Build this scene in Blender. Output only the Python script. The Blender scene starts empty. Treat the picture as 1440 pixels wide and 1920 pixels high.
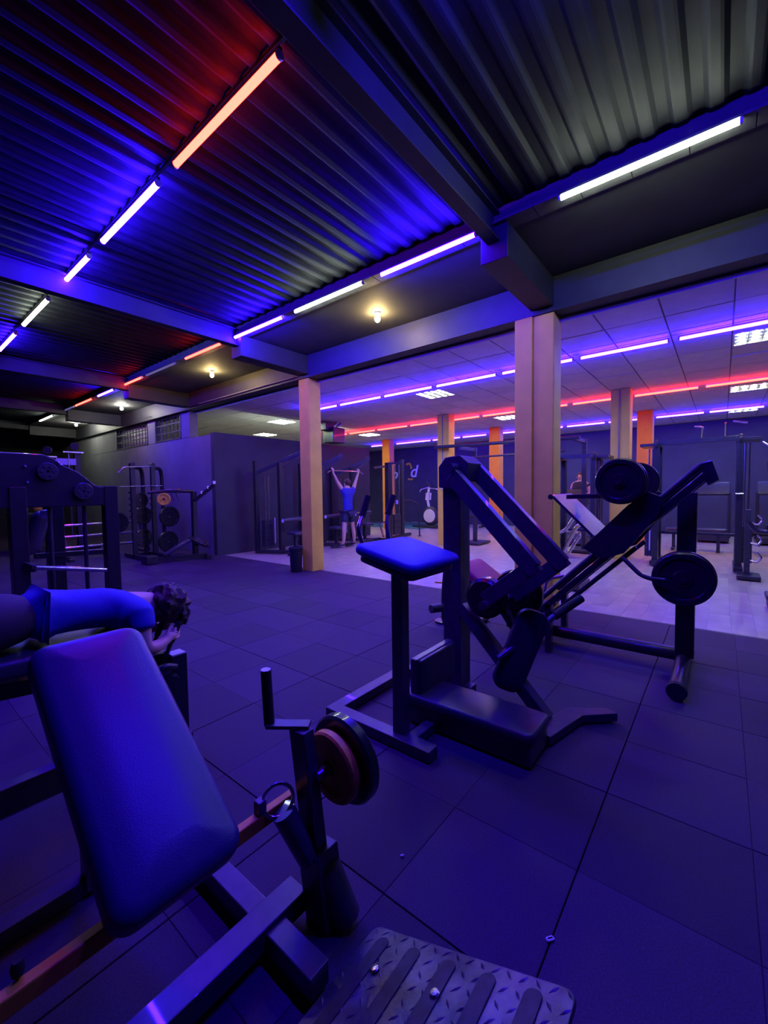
import bpy, bmesh, math, random
from mathutils import Vector, Matrix, noise

random.seed(7)
SC = bpy.context.scene
COL = SC.collection

# ------------------------------------------------------------------ camera
cam_d = bpy.data.cameras.new('camera')
cam_d.sensor_fit = 'HORIZONTAL'
cam_d.sensor_width = 36.0
cam_d.lens = 36.0 * 790.0 / 1440.0
cam_d.clip_start = 0.03
cam_d.clip_end = 100
cam = bpy.data.objects.new('camera', cam_d)
COL.objects.link(cam)
cam.matrix_world = Matrix(((0.6258, 0.0468, -0.7786, 0.0),
                           (-0.7799, 0.0198, -0.6256, 0.0),
                           (-0.0138, 0.9987, 0.0489, 1.40),
                           (0, 0, 0, 1)))
SC.camera = cam

# ------------------------------------------------------------------ world, exposure
world = bpy.data.worlds.new('world')
SC.world = world
world.use_nodes = True
world.node_tree.nodes['Background'].inputs[0].default_value = (0.002, 0.002, 0.004, 1)
world.node_tree.nodes['Background'].inputs[1].default_value = 1.0
SC.view_settings.view_transform = 'Standard'
SC.view_settings.look = 'None'
SC.view_settings.gamma = 1.0
SC.view_settings.use_curve_mapping = False
SC.view_settings.exposure = 0.0
SC.cycles.use_denoising = True
SC.cycles.max_bounces = 6
SC.cycles.diffuse_bounces = 3
SC.cycles.glossy_bounces = 3
SC.cycles.sample_clamp_indirect = 4.0
SC.cycles.caustics_reflective = False
SC.cycles.caustics_refractive = False

# strengths of the lamps the hall has
E_BLUE, E_BLUE_HALL, E_RED, E_WHITE, E_BULB, E_PANEL = 680.0, 230.0, 42.0, 52.0, 560.0, 210.0

# ------------------------------------------------------------------ materials
MATS = {}
def mat(name, col, rough=0.5, metal=0.0, var=0.0, scale=8.0, bump=0.0, bscale=200.0, coat=0.0, spec=0.5, col2=None):
    m = bpy.data.materials.new(name); m.use_nodes = True
    nt = m.node_tree; b = nt.nodes['Principled BSDF']
    b.inputs['Base Color'].default_value = (*col, 1)
    b.inputs['Roughness'].default_value = rough
    b.inputs['Metallic'].default_value = metal
    b.inputs['Coat Weight'].default_value = coat
    b.inputs['Specular IOR Level'].default_value = spec
    tc = nt.nodes.new('ShaderNodeTexCoord')
    if var > 0 or col2:
        n = nt.nodes.new('ShaderNodeTexNoise'); n.inputs['Scale'].default_value = scale
        n.inputs['Detail'].default_value = 5
        nt.links.new(tc.outputs['Object'], n.inputs['Vector'])
        r = nt.nodes.new('ShaderNodeValToRGB')
        c2 = col2 if col2 else tuple(min(1, c * (1 + var)) for c in col)
        c1 = col if col2 else tuple(c * (1 - var) for c in col)
        r.color_ramp.elements[0].position = 0.35; r.color_ramp.elements[0].color = (*c1, 1)
        r.color_ramp.elements[1].position = 0.65; r.color_ramp.elements[1].color = (*c2, 1)
        nt.links.new(n.outputs['Fac'], r.inputs['Fac'])
        nt.links.new(r.outputs['Color'], b.inputs['Base Color'])
    if bump > 0:
        n2 = nt.nodes.new('ShaderNodeTexNoise'); n2.inputs['Scale'].default_value = bscale
        n2.inputs['Detail'].default_value = 3
        nt.links.new(tc.outputs['Object'], n2.inputs['Vector'])
        bp = nt.nodes.new('ShaderNodeBump'); bp.inputs['Strength'].default_value = bump
        bp.inputs['Distance'].default_value = 0.01
        nt.links.new(n2.outputs['Fac'], bp.inputs['Height'])
        nt.links.new(bp.outputs['Normal'], b.inputs['Normal'])
    MATS[name] = m
    return m
def emis(name, col, strength):
    m = bpy.data.materials.new(name); m.use_nodes = True
    nt = m.node_tree; nt.nodes.clear()
    o = nt.nodes.new('ShaderNodeOutputMaterial'); e = nt.nodes.new('ShaderNodeEmission')
    e.inputs['Color'].default_value = (*col, 1); e.inputs['Strength'].default_value = strength
    nt.links.new(e.outputs[0], o.inputs[0])
    MATS[name] = m
    return m

mat('rubber', (0.050, 0.022, 0.064), 0.66, spec=0.3, var=0.22, scale=160, bump=0.35, bscale=420)
mat('rubber_base', (0.01, 0.01, 0.012), 0.9)
mat('laminate', (0.50, 0.40, 0.31), 0.33, var=0.14, scale=3.0, bump=0.05, bscale=60)
mat('laminate_base', (0.10, 0.08, 0.06), 0.8)
mat('black_steel', (0.018, 0.017, 0.022), 0.38, metal=0.0, coat=0.3, var=0.15, scale=20)
mat('lit_steel', (0.062, 0.052, 0.078), 0.36, coat=0.3, var=0.15, scale=20)  # lighter copy of the black steel, brighter light put into its colour
mat('dark_steel', (0.034, 0.032, 0.04), 0.42, var=0.2, scale=14)
mat('chrome', (0.62, 0.62, 0.66), 0.22, metal=1.0, var=0.08, scale=20)
mat('vinyl', (0.046, 0.038, 0.062), 0.36, bump=0.12, bscale=260)
mat('vinyl_navy', (0.03, 0.016, 0.12), 0.38, bump=0.12, bscale=260)
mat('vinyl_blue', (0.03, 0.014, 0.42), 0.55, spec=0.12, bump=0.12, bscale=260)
mat('grip', (0.015, 0.015, 0.016), 0.8, bump=0.3, bscale=300)
mat('roof_sheet', (0.0105, 0.0105, 0.0135), 0.62, spec=0.16, var=0.25, scale=5, bump=0.06, bscale=30)
mat('beam_black', (0.030, 0.030, 0.038), 0.55, var=0.12, scale=5)
mat('fascia', (0.085, 0.085, 0.085), 0.6, var=0.2, scale=9)
mat('soffit', (0.06, 0.06, 0.062), 0.8, var=0.12, scale=3)
mat('tan_paint', (0.82, 0.56, 0.05), 0.7, var=0.07, scale=4, bump=0.1, bscale=25)
mat('orange_paint', (0.80, 0.30, 0.05), 0.7, var=0.05, scale=4)
mat('tile_white', (0.60, 0.58, 0.56), 0.85, var=0.05, scale=6, bump=0.15, bscale=120)
mat('tile_grid', (0.16, 0.16, 0.17), 0.7)
mat('wall_blue', (0.055, 0.052, 0.075), 0.85, var=0.1, scale=2)
mat('wall_black', (0.035, 0.034, 0.045), 0.7, var=0.15, scale=2)
mat('wall_grey', (0.17, 0.17, 0.18), 0.8, var=0.12, scale=1.5, bump=0.05, bscale=20)
mat('wall_dark', (0.018, 0.018, 0.024), 0.8, var=0.2, scale=2)
mat('white_plastic', (0.7, 0.7, 0.72), 0.5)
mat('tan_bar', (0.95, 0.50, 0.03), 0.5, var=0.15, scale=15)
mat('tan_iron', (0.88, 0.46, 0.05), 0.45, var=0.25, scale=18, bump=0.2, bscale=60)
mat('black_iron', (0.018, 0.018, 0.02), 0.28, coat=0.4, bump=0.05, bscale=60)
mat('diamond_plate', (0.10, 0.09, 0.13), 0.36, metal=0.6, var=0.5, scale=10, bump=0.15, bscale=60)
mat('tread_worn', (0.03, 0.03, 0.03), 0.6, var=0.4, scale=30)
mat('skin', (0.62, 0.36, 0.27), 0.55, bump=0.04, bscale=120)
mat('hair', (0.05, 0.022, 0.016), 0.6, bump=0.5, bscale=60)
mat('shirt_blue', (0.025, 0.025, 0.42), 0.8, var=0.1, scale=10, bump=0.15, bscale=40)
mat('shorts_navy', (0.02, 0.02, 0.07), 0.8, bump=0.1, bscale=40)
mat('trousers_black', (0.035, 0.025, 0.04), 0.8, bump=0.1, bscale=40)
mat('shirt_black', (0.02, 0.02, 0.028), 0.85)
mat('shoe', (0.03, 0.03, 0.035), 0.6)
mat('sole', (0.7, 0.7, 0.7), 0.6)
mat('yellow_iron', (0.75, 0.48, 0.06), 0.5)
mat('green_mat', (0.06, 0.22, 0.10), 0.9, var=0.2, scale=40)
mat('bin_black', (0.015, 0.015, 0.018), 0.45, bump=0.2, bscale=20)
mat('glass_dim', (0.35, 0.36, 0.36), 0.35, var=0.1, scale=3)
mat('bar_black', (0.02, 0.02, 0.022), 0.6)
mat('paper', (0.8, 0.8, 0.8), 0.7)
mat('letter_white', (0.85, 0.85, 0.9), 0.5)
mat('letter_yellow', (0.8, 0.5, 0.08), 0.5)
mat('sign_lilac', (0.35, 0.28, 0.7), 0.5)
mat('cable', (0.015, 0.015, 0.016), 0.6)
mat('conduit', (0.22, 0.2, 0.19), 0.5)
mat('eye', (0.02, 0.02, 0.02), 0.3)
mat('lip', (0.4, 0.15, 0.13), 0.5)
mat('red_pad', (0.42, 0.05, 0.10), 0.45, bump=0.1, bscale=200)
def tint(m, lo, hi):
    nt = MATS[m].node_tree; b = nt.nodes['Principled BSDF']; src = b.inputs['Base Color'].links[0].from_socket
    oi = nt.nodes.new('ShaderNodeObjectInfo'); mr = nt.nodes.new('ShaderNodeMapRange')
    mr.inputs['To Min'].default_value = lo; mr.inputs['To Max'].default_value = hi
    mx = nt.nodes.new('ShaderNodeVectorMath'); mx.operation = 'SCALE'
    nt.links.new(oi.outputs['Random'], mr.inputs['Value']); nt.links.new(src, mx.inputs[0])
    nt.links.new(mr.outputs['Result'], mx.inputs['Scale']); nt.links.new(mx.outputs[0], b.inputs['Base Color'])
tint('rubber', .78, 1.2); tint('tile_white', .9, 1.05)
emis('led_blue', (0.026, 0.004, 1.0), E_BLUE)
emis('led_blue_hall', (0.03, 0.005, 1.0), E_BLUE_HALL)
emis('led_red', (1.0, 0.015, 0.010), E_RED)
emis('led_white', (0.86, 1.0, 0.80), E_WHITE)
emis('led_off_glow', (0.35, 0.28, 0.9), 0.35)  # faint lilac glow put into tubes that are switched off
emis('bulb_warm', (1.0, 0.72, 0.28), E_BULB)
emis('bulb_cool', (1.0, 0.98, 0.84), E_BULB)
emis('panel_glow', (0.80, 1.0, 0.72), E_PANEL)

# ------------------------------------------------------------------ mesh builder
def V(*a): return Vector(a[0] if len(a) == 1 else a)
def basis(d, up=(0, 0, 1)):
    d = V(d).normalized(); up = V(up)
    if abs(d.dot(up.normalized())) > 0.98: up = V(0, 1, 0) if abs(d.y) < 0.9 else V(1, 0, 0)
    s = d.cross(up).normalized(); u = s.cross(d).normalized()
    return d, s, u
def fillet(pts, rad, n=5):
    pts = [V(p) for p in pts]; out = [pts[0]]
    for a, b, c in zip(pts, pts[1:], pts[2:]):
        d1 = (a - b); d2 = (c - b); r = min(rad, d1.length * .45, d2.length * .45)
        p, q = b + d1.normalized() * r, b + d2.normalized() * r
        for i in range(n + 1):
            t = i / n
            out.append(p * (1 - t) ** 2 + b * 2 * t * (1 - t) + q * t * t)
    out.append(pts[-1]); return out
class MB:
    def __init__(s): s.v = []; s.f = []; s.sm = []
    def add(s, vs, fs, smooth=False):
        o = len(s.v); s.v += [V(p) for p in vs]
        s.f += [tuple(i + o for i in f) for f in fs]; s.sm += [smooth] * len(fs); return s
    def box(s, c, size, R=None):
        c = V(c); h = V(size) / 2
        vs = []
        for x in (-1, 1):
            for y in (-1, 1):
                for z in (-1, 1):
                    p = V(x * h.x, y * h.y, z * h.z)
                    vs.append(c + (R @ p if R else p))
        return s.add(vs, [(0, 1, 3, 2), (4, 6, 7, 5), (0, 4, 5, 1), (2, 3, 7, 6), (0, 2, 6, 4), (1, 5, 7, 3)])
    def bar(s, p, q, w, h=None, up=(0, 0, 1)):
        p, q = V(p), V(q); h = h or w
        d, sd, u = basis(q - p, up)
        R = Matrix((d, sd, u)).transposed()
        return s.box((p + q) / 2, ((q - p).length, w, h), R)
    def sweep(s, pts, r, seg=10, caps=True, r2=None):
        pts = [V(p) for p in pts]; n = len(pts); vs = []; fs = []
        t0 = (pts[1] - pts[0]).normalized(); _, a, b = basis(t0)
        for i, p in enumerate(pts):
            if i == 0: t = t0
            elif i == n - 1: t = (pts[-1] - pts[-2]).normalized()
            else: t = ((pts[i + 1] - p).normalized() + (p - pts[i - 1]).normalized()).normalized()
            a = (a - t * a.dot(t)).normalized(); b = t.cross(a)
            rr = r if r2 is None else r + (r2 - r) * i / (n - 1)
            for k in range(seg):
                an = 2 * math.pi * k / seg
                vs.append(p + a * math.cos(an) * rr + b * math.sin(an) * rr)
        for i in range(n - 1):
            for k in range(seg):
                k2 = (k + 1) % seg
                fs.append((i * seg + k, i * seg + k2, (i + 1) * seg + k2, (i + 1) * seg + k))
        s.add(vs, fs, True)
        if caps:
            o = len(s.v) - len(vs)
            s.f += [tuple(o + k for k in reversed(range(seg))), tuple(o + (n - 1) * seg + k for k in range(seg))]
            s.sm += [False, False]
        return s
    def tube(s, pts, r, fil=0.0, seg=10):
        return s.sweep(fillet(pts, fil) if fil > 0 and len(pts) > 2 else pts, r, seg)
    def cyl(s, p, q, r, seg=16, r2=None): return s.sweep([p, q], r, seg, True, r2)
    def lathe(s, prof, c, axis=(0, 0, 1), seg=32):
        c = V(c); d, a, b = basis(axis); vs = []; fs = []; n = len(prof)
        for r, z in prof:
            for k in range(seg):
                an = 2 * math.pi * k / seg
                vs.append(c + d * z + (a * math.cos(an) + b * math.sin(an)) * r)
        for i in range(n - 1):
            for k in range(seg):
                k2 = (k + 1) % seg
                fs.append((i * seg + k, i * seg + k2, (i + 1) * seg + k2, (i + 1) * seg + k))
        return s.add(vs, fs, True)
    def ball(s, c, r, seg=14, sc=(1, 1, 1)):
        c = V(c); n = seg // 2; vs = []; fs = []
        for i in range(n + 1):
            th = math.pi * i / n
            for k in range(seg):
                ph = 2 * math.pi * k / seg
                vs.append(c + V(r * sc[0] * math.sin(th) * math.cos(ph), r * sc[1] * math.sin(th) * math.sin(ph), r * sc[2] * math.cos(th)))
        for i in range(n):
            for k in range(seg):
                k2 = (k + 1) % seg
                fs.append((i * seg + k, (i + 1) * seg + k, (i + 1) * seg + k2, i * seg + k2))
        return s.add(vs, fs, True)
    def prism(s, outline, ext):
        o = [V(p) for p in outline]; e = V(ext); n = len(o)
        vs = o + [p + e for p in o]
        fs = [tuple(range(n))[::-1], tuple(range(n, 2 * n))] + [(i, (i + 1) % n, n + (i + 1) % n, n + i) for i in range(n)]
        return s.add(vs, fs)
    def pad(s, c, w, l, t, ux, uy, rc=0.05, e=0.02, dome=0.006, n=5):
        """cushion: width w along ux, length l along uy, thickness t along their normal"""
        c = V(c); ux = V(ux).normalized(); uy = V(uy).normalized(); uz = ux.cross(uy).normalized()
        prof = [(e * 1.0, -t / 2)]
        for i in range(1, 5):
            a = math.pi / 2 * i / 4; prof.append((e * (1 - math.sin(a)), -t / 2 + e * (1 - math.cos(a))))
        for i in range(0, 5):
            a = math.pi / 2 * i / 4; prof.append((e * (1 - math.cos(a)), t / 2 - e * (1 - math.sin(a))))
        m = min(w, l) / 2
        prof += [(e + (m - e) * .25, t / 2 + dome * .6), (e + (m - e) * .6, t / 2 + dome)]
        vs = []; fs = []; per = 4 * (n + 1)
        for ins, z in prof:
            hw, hl = w / 2 - ins, l / 2 - ins; r = max(0.004, min(rc - ins * .6, hw * .98, hl * .98))
            for q, (sx, sy) in enumerate(((1, 1), (-1, 1), (-1, -1), (1, -1))):
                for i in range(n + 1):
                    a = math.pi / 2 * (q + i / n)
                    x = sx * (hw - r) + r * math.cos(a); y = sy * (hl - r) + r * math.sin(a)
                    vs.append(c + ux * x + uy * y + uz * z)
        for i in range(len(prof) - 1):
            for k in range(per):
                k2 = (k + 1) % per
                fs.append((i * per + k, i * per + k2, (i + 1) * per + k2, (i + 1) * per + k))
        fs.append(tuple(range(per))[::-1]); fs.append(tuple((len(prof) - 1) * per + k for k in range(per)))
        return s.add(vs, fs, True)
    def mesh(s, name, off=(0, 0, 0)):
        me = bpy.data.meshes.new(name); o = V(off)
        me.from_pydata([tuple(p - o) for p in s.v], [], s.f)
        me.polygons.foreach_set('use_smooth', s.sm); me.update()
        if any(s.sm): me.set_sharp_from_angle(angle=math.radians(38))
        return me
    def build(s, name, m, parent=None, bevel=0.0, label=None):
        off = V(0, 0, 0); p = parent
        while p: off += p.location; p = p.parent
        me = s.mesh(name, off)
        o = bpy.data.objects.new(name, me); COL.objects.link(o); o.parent = parent
        me.materials.append(MATS[m])
        if bevel:
            b = o.modifiers.new('bevel', 'BEVEL'); b.width = bevel; b.segments = 2; b.limit_method = 'ANGLE'
        if label: o['label'] = label
        return o
def tag(o, label, cat=None, group=None, kind=None):
    o['label'] = label
    if cat: o['category'] = cat
    if group: o['group'] = group
    if kind: o['kind'] = kind
    return o
def thing(name, label, cat, loc, group=None):
    o = bpy.data.objects.new(name, None); COL.objects.link(o); o.location = V(loc)
    o.empty_display_size = 0.1
    return tag(o, label, cat, group)
def B(name, m, parent, fn, bevel=0.0, label=None):
    b = MB(); fn(b); return b.build(name, m, parent, bevel, label)
def steel(name, p, q, w, h=None, parent=None, m='black_steel', up=(0, 0, 1), bevel=0.004):
    return MB().bar(p, q, w, h, up).build(name, m, parent, bevel)
def pipe(name, pts, r, parent, m='black_steel', fil=0.05, seg=10):
    return MB().tube(pts, r, fil, seg).build(name, m, parent)
def shared(name, me, m, loc, parent=None):
    o = bpy.data.objects.new(name, me); COL.objects.link(o); o.parent = parent; o.location = V(loc)
    if not me.materials: me.materials.append(MATS[m])
    return o
ORD = ['first', 'second', 'third', 'fourth', 'fifth', 'sixth', 'seventh', 'eighth', 'ninth', 'tenth', 'eleventh', 'twelfth']

# ================================================================== STRUCTURE
def struct(o, label): return tag(o, label, kind='structure')
# ---- rubber floor of the free-weight hall
floor = struct(MB().box((-0.4, 8.0, -0.045), (11.1, 25.2, 0.05)).build('floor', 'rubber_base'), 'black rubber tiled floor of the free weight hall')
def tile_mesh(name, sx, sy, t, bev):
    b = MB(); hx, hy = sx / 2, sy / 2
    b.add([(-hx, -hy, -t), (hx, -hy, -t), (hx, hy, -t), (-hx, hy, -t), (-hx, -hy, -bev), (hx, -hy, -bev), (hx, hy, -bev), (-hx, hy, -bev),
           (-hx + bev, -hy + bev, 0), (hx - bev, -hy + bev, 0), (hx - bev, hy - bev, 0), (-hx + bev, hy - bev, 0)],
          [(0, 1, 5, 4), (1, 2, 6, 5), (2, 3, 7, 6), (3, 0, 4, 7), (4, 5, 9, 8), (5, 6, 10, 9), (6, 7, 11, 10), (7, 4, 8, 11), (8, 9, 10, 11)])
    return b
rub = tile_mesh('rubber_tile', 0.5035, 0.5035, 0.02, 0.0018)
rub_me = rub.mesh('rubber_tile'); rub_me.materials.append(MATS['rubber'])
cells = []
P = 0.506
for i in range(-12, 10):
    for j in range(-7, 41):
        x1 = 5.13 - (9 - i) * P; x0 = x1 - P          # tile spans x0..x1
        y0 = 0.388 + j * P
        gx = 0.001 if (i % 2 == 0) else -0.001
        cells.append(((x0 + x1) / 2 + gx, y0 + P / 2 + (0.001 if j % 2 == 0 else -0.001)))
def seen(c):
    # in front of the camera, in the view cone, nearest first
    d = V(c[0], c[1], 0); f = d.x * 0.7786 + d.y * 0.6256; s = d.x * 0.6258 - d.y * 0.7799
    return f > 0.5 and abs(s) < 0.98 * f + 0.4
vis = sorted([c for c in cells if seen(c)], key=lambda c: c[0] ** 2 + c[1] ** 2)[:296]
vset = set(vis)
for c in vis:
    o = shared('rubber_tile', rub_me, 'rubber', (c[0], c[1], random.uniform(-0.0012, 0.0004)), floor)
    o.rotation_euler = (random.uniform(-.0012, .0012), random.uniform(-.0012, .0012), random.choice((0, math.pi / 2, math.pi)))
rest = MB()
for c in cells:
    if c not in vset: rest.add([p + V(c[0], c[1], 0) for p in rub.v], rub.f)
tag(rest.build('rubber_tiles_beyond', 'rubber', floor), 'black rubber tiles further off', kind='stuff')

# ---- laminate floor of the machine hall
floor2 = struct(MB().box((10.63, 7.0, -0.055), (10.9, 24.2, 0.05)).build('floor', 'laminate_base'), 'pale wood laminate floor of the machine hall')
plank = tile_mesh('plank', 1.1985, 0.1894, 0.012, 0.0005)
plank_me = []
for k in range(4):
    me = plank.mesh('plank')
    m = MATS['laminate'].copy(); c = random.uniform(.93, 1.06)
    rmp = [n for n in m.node_tree.nodes if n.type == 'VALTORGB'][0]
    for e in rmp.color_ramp.elements: e.color = tuple(min(1, x * c) for x in e.color[:3]) + (1,)
    me.materials.append(m); plank_me.append(me)
pc = []
for j in range(-24, 64):
    off = [0.0, 0.45, 0.82, 0.2][j % 4]
    for i in range(-1, 9):
        x = 5.14 + 0.6 + off - 0.4 + i * 1.2
        x0, x1 = max(x - 0.599, 5.14), min(x + 0.599, 16.0)
        if x1 - x0 > 0.1: pc.append((round((x0 + x1) / 2, 4), round(j * 0.19, 4), round(x1 - x0, 4)))
visp = sorted([c for c in pc if seen(c)], key=lambda c: c[0] ** 2 + c[1] ** 2)[:296]
vset = set(visp)
for c in visp:
    o = shared('plank', random.choice(plank_me), 'laminate', (c[0], c[1], -0.018 + random.uniform(-.0004, .0004)), floor2)
    o.scale = (c[2] / 1.198, 1, 1)
rest = MB()
for c in pc:
    if c not in vset: rest.add([V(p.x * c[2] / 1.198, p.y, p.z) + V(c[0], c[1], -0.018) for p in plank.v], plank.f)
tag(rest.build('planks_beyond', 'laminate', floor2), 'pale laminate planks further off', kind='stuff')
struct(MB().box((5.135, 7.4, -0.006), (0.035, 25.0, 0.012)).build('trim_1', 'dark_steel'), 'dark edge strip between rubber and laminate floor')

# ---- corrugated roof over the free-weight hall
roof = struct(MB().box((-0.85, 8.0, 4.0), (9.3, 25.2, 0.06)).build('ceiling', 'wall_dark'), 'black corrugated sheet roof over the free weight hall')
def sheet_mesh():
    b = MB(); pit = 0.19; n = 5; h = 0.032
    prof = []
    for k in range(n):
        y = k * pit
        prof += [(y, h), (y + .035, h), (y + .062, 0.004), (y + .078, 0), (y + .120, 0), (y + .136, .004), (y + .163, h)]
    prof.append((n * pit, h))
    vs = []; fs = []
    for x in (-5.4, 3.745):
        for y, z in prof: vs.append((x, y, z))
    m = len(prof)
    for k in range(m - 1): fs.append((k, k + 1, m + k + 1, m + k))
    b.add(vs, fs, False); return b.mesh('roof_sheet')
sh_me = sheet_mesh(); sh_me.materials.append(MATS['roof_sheet'])
for k in range(-5, 22):
    o = shared('roof_sheet', sh_me, 'roof_sheet', (0, k * 0.95 - 0.02, 3.885 + (0.003 if k % 2 else 0)), roof)
RAFT = [-2.45, 1.64, 5.74, 9.85, 13.95, 18.05]
for y in RAFT:
    b = MB()
    b.bar((-5.4, y, 3.612), (3.66, y, 3.612), 0.12, 0.014); b.bar((-5.4, y, 3.845), (3.66, y, 3.845), 0.12, 0.014)
    b.bar((-5.4, y, 3.73), (3.66, y, 3.73), 0.012, 0.23)
    b.build('rafter', 'beam_black', roof, 0.002)
# eave: fascia, soffit, corbels, main beam
eave = struct(MB().box((4.31, 8.0, 3.83), (1.28, 25.2, 0.14)).build('ceiling', 'soffit'), 'black flat soffit along the eave')
for k in range(-9, 60):
    MB().box((3.695, 0.05 + k * 0.35, 3.752), (0.17, 0.344, 0.02)).build('eave_board', 'fascia', eave, 0.002)
beam = struct(MB().box((5.09, 8.0, 3.62), (0.28, 25.2, 0.46)).build('trim_2', 'beam_black'), 'black concrete main beam above the columns')
CORB = [(-2.55, -2.30), (1.51, 1.765), (5.62, 5.88), (9.80, 10.05), (13.9, 14.15), (18.0, 18.25)]
for a, c in CORB:
    MB().box((4.31, (a + c) / 2, 3.60), (1.30, c - a, 0.305)).build('corbel', 'beam_black', beam, 0.006)
# conduit under the beam and loose cable
pipe('conduit', [(4.925, 5.95, 3.44), (4.925, 9.4, 3.44)], 0.012, beam, 'conduit')
pipe('cable', [(4.92, 9.3, 3.44), (4.95, 9.9, 3.42), (4.97, 10.6, 3.40), (4.97, 11.6, 3.40), (4.97, 12.6, 3.42), (4.98, 13.4, 3.40), (4.98, 15.0, 3.45)], 0.012, beam, 'cable', 0.4)
pipe('cable', [(4.95, 11.8, 3.46), (4.96, 12.6, 3.50), (4.96, 13.6, 3.47), (4.96, 16.5, 3.4)], 0.008, beam, 'cable', 0.4)

# columns
def column(y0, y1, box=None):
    o = MB().box((5.11, (y0 + y1) / 2, 1.69), (0.28, y1 - y0, 3.40)).build('column', 'tan_paint', None, 0.012)
    if box: MB().box((5.095, (box[0] + box[1]) / 2, 1.69), (0.30, box[1] - box[0], 3.40)).build('column_casing', 'tan_paint', o, 0.01)
    return o
tag(column(1.51, 1.745, (1.745, 1.955)), 'thick tan painted column behind the leg press', 'column')
tag(column(5.635, 5.90), 'tan painted column beside the black bin', 'column')
def pillar(x, y, w, m, label, pipe_=True, d=0.3):
    o = MB().box((x, y, 1.66), (d, w, 3.36)).build('pillar', m, None, 0.01)
    tag(o, label, 'pillar')
    if pipe_:
        MB().cyl((x - d / 2 - .012, y + .01, 1.55), (x - d / 2 - .012, y + .01, 3.33), 0.012, 8).build('conduit', 'conduit', o)
        MB().box((x - d / 2 - .02, y + .01, 1.5), (.04, .08, .12)).build('socket', 'white_plastic', o)
    return o
pillar(9.6, 5.62, .34, 'tan_paint', 'tan pillar with a conduit and socket box beside the exercise bike', True)
pillar(9.6, 1.60, .34, 'tan_paint', 'tan pillar with a conduit behind the leg press plates', True)
pillar(12.62, 5.58, .34, 'orange_paint', 'orange pillar behind the tilted lever arms', False)
pillar(12.62, 1.56, .34, 'orange_paint', 'orange pillar left of the cable tower', False)
pillar(12.62, 9.90, .34, 'orange_paint', 'orange pillar behind the black cable column', False)

# walls
def wall(name, c, s, m, label): return struct(MB().box(c, s).build(name, m), label)
wall('wall_back', (16.1, 7.0, 1.7), (0.2, 25.0, 3.5), 'wall_blue', 'dark blue back wall of the machine hall')
wall('wall_right', (10.6, -4.9, 1.7), (11.4, 0.2, 3.5), 'wall_blue', 'dark side wall of the machine hall')
wall('wall_near', (-0.1, -4.6, 1.9), (10.3, 0.2, 4.2), 'wall_dark', 'dark wall behind the photographer')
wall('wall_left', (-5.4, 8.0, 1.9), (0.2, 25.2, 4.2), 'wall_dark', 'dark outer wall of the free weight hall')
wall('wall_end', (-0.15, 20.4, 1.9), (10.4, 0.2, 4.2), 'wall_dark', 'black end wall of the free weight hall')
wall('wall_far', (10.6, 19.4, 1.7), (11.0, 0.2, 3.5), 'wall_blue', 'far end wall of the machine hall')
part = wall('wall_partition', (7.725, 9.0, 1.38), (5.35, 0.14, 2.80), 'wall_black', 'black head-high partition wall behind the pulldown machines')
gw = MB()
gw.box((5.15, 9.535, 1.36), (0.2, 0.93, 2.76))                    # low stretch by the corner
gw.box((5.15, 15.2, 1.385), (0.2, 10.4, 2.77))                   # below the windows
gw.box((5.15, 10.22, 3.10), (0.2, 0.44, 0.68)); gw.box((5.15, 12.10, 3.10), (0.2, 0.45, 0.68)); gw.box((5.15, 17.5, 3.10), (0.2, 5.85, 0.68))
struct(gw.build('wall_side', 'wall_grey'), 'grey side wall with two barred windows')
def window(n, y0, y1, glass, label):
    f = MB()
    z0, z1 = 2.77, 3.40
    for y in (y0 + .02, y1 - .02): f.box((5.10, y, (z0 + z1) / 2), (.12, .04, z1 - z0))
    for z in (z0 + .02, z1 - .02): f.box((5.10, (y0 + y1) / 2, z), (.12, y1 - y0, .04))
    w = struct(f.build('window_%d' % n, 'bar_black'), label)
    nb = 7 if n == 1 else 11
    for k in range(1, nb): MB().cyl((5.07, y0 + (y1 - y0) * k / nb, z0), (5.07, y0 + (y1 - y0) * k / nb, z1), .012, 8).build('window_bar', 'bar_black', w)
    for z in (z0 + .21, z0 + .42): MB().box((5.065, (y0 + y1) / 2, z), (.012, y1 - y0, .03)).build('window_bar', 'bar_black', w)
    if glass:
        for k in range(3): MB().box((5.16, y0 + (y1 - y0) * (k + .5) / 3, (z0 + z1) / 2), (.008, (y1 - y0) / 3 - .01, z1 - z0 - .06)).build('pane', 'glass_dim', w)
window(1, 10.44, 11.87, False, 'barred window open to the lit hall beyond')
window(2, 12.33, 14.57, True, 'barred window with dull panes')

# ---- tiled ceiling of the machine hall
ceil2 = struct(MB().box((10.6, 7.2, 3.41), (10.85, 24.6, 0.10)).build('ceiling', 'tile_grid'), 'white tiled ceiling of the machine hall')
TP = 0.617; TX0 = 5.23; TY0 = -0.06
ct = tile_mesh('ceiling_tile', 0.602, 0.602, 0.02, 0.004)
for p in ct.v: p.z = -p.z
ct.f = [tuple(reversed(f)) for f in ct.f]
ct_me = ct.mesh('ceiling_tile'); ct_me.materials.append(MATS['tile_white'])
PANELS = {(3, -1): 0, (9, -1): 0, (14, -1): 0, (3, 7): 0, (9, 7): 0, (3, 15): 0, (9, 15): 0, (5, 19): 0, (9, 23): 0, (14, 7): 0, (3, 23): 0}
tc = [(i, j) for i in range(17) for j in range(-8, 31)]
ctr = lambda i, j: (TX0 + (i + .5) * TP, TY0 + (j + .5) * TP)
tcv = sorted([t for t in tc if t not in PANELS and seen(ctr(*t))], key=lambda t: ctr(*t)[0] ** 2 + ctr(*t)[1] ** 2)[:296]
vs_ = set(tcv)
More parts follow.
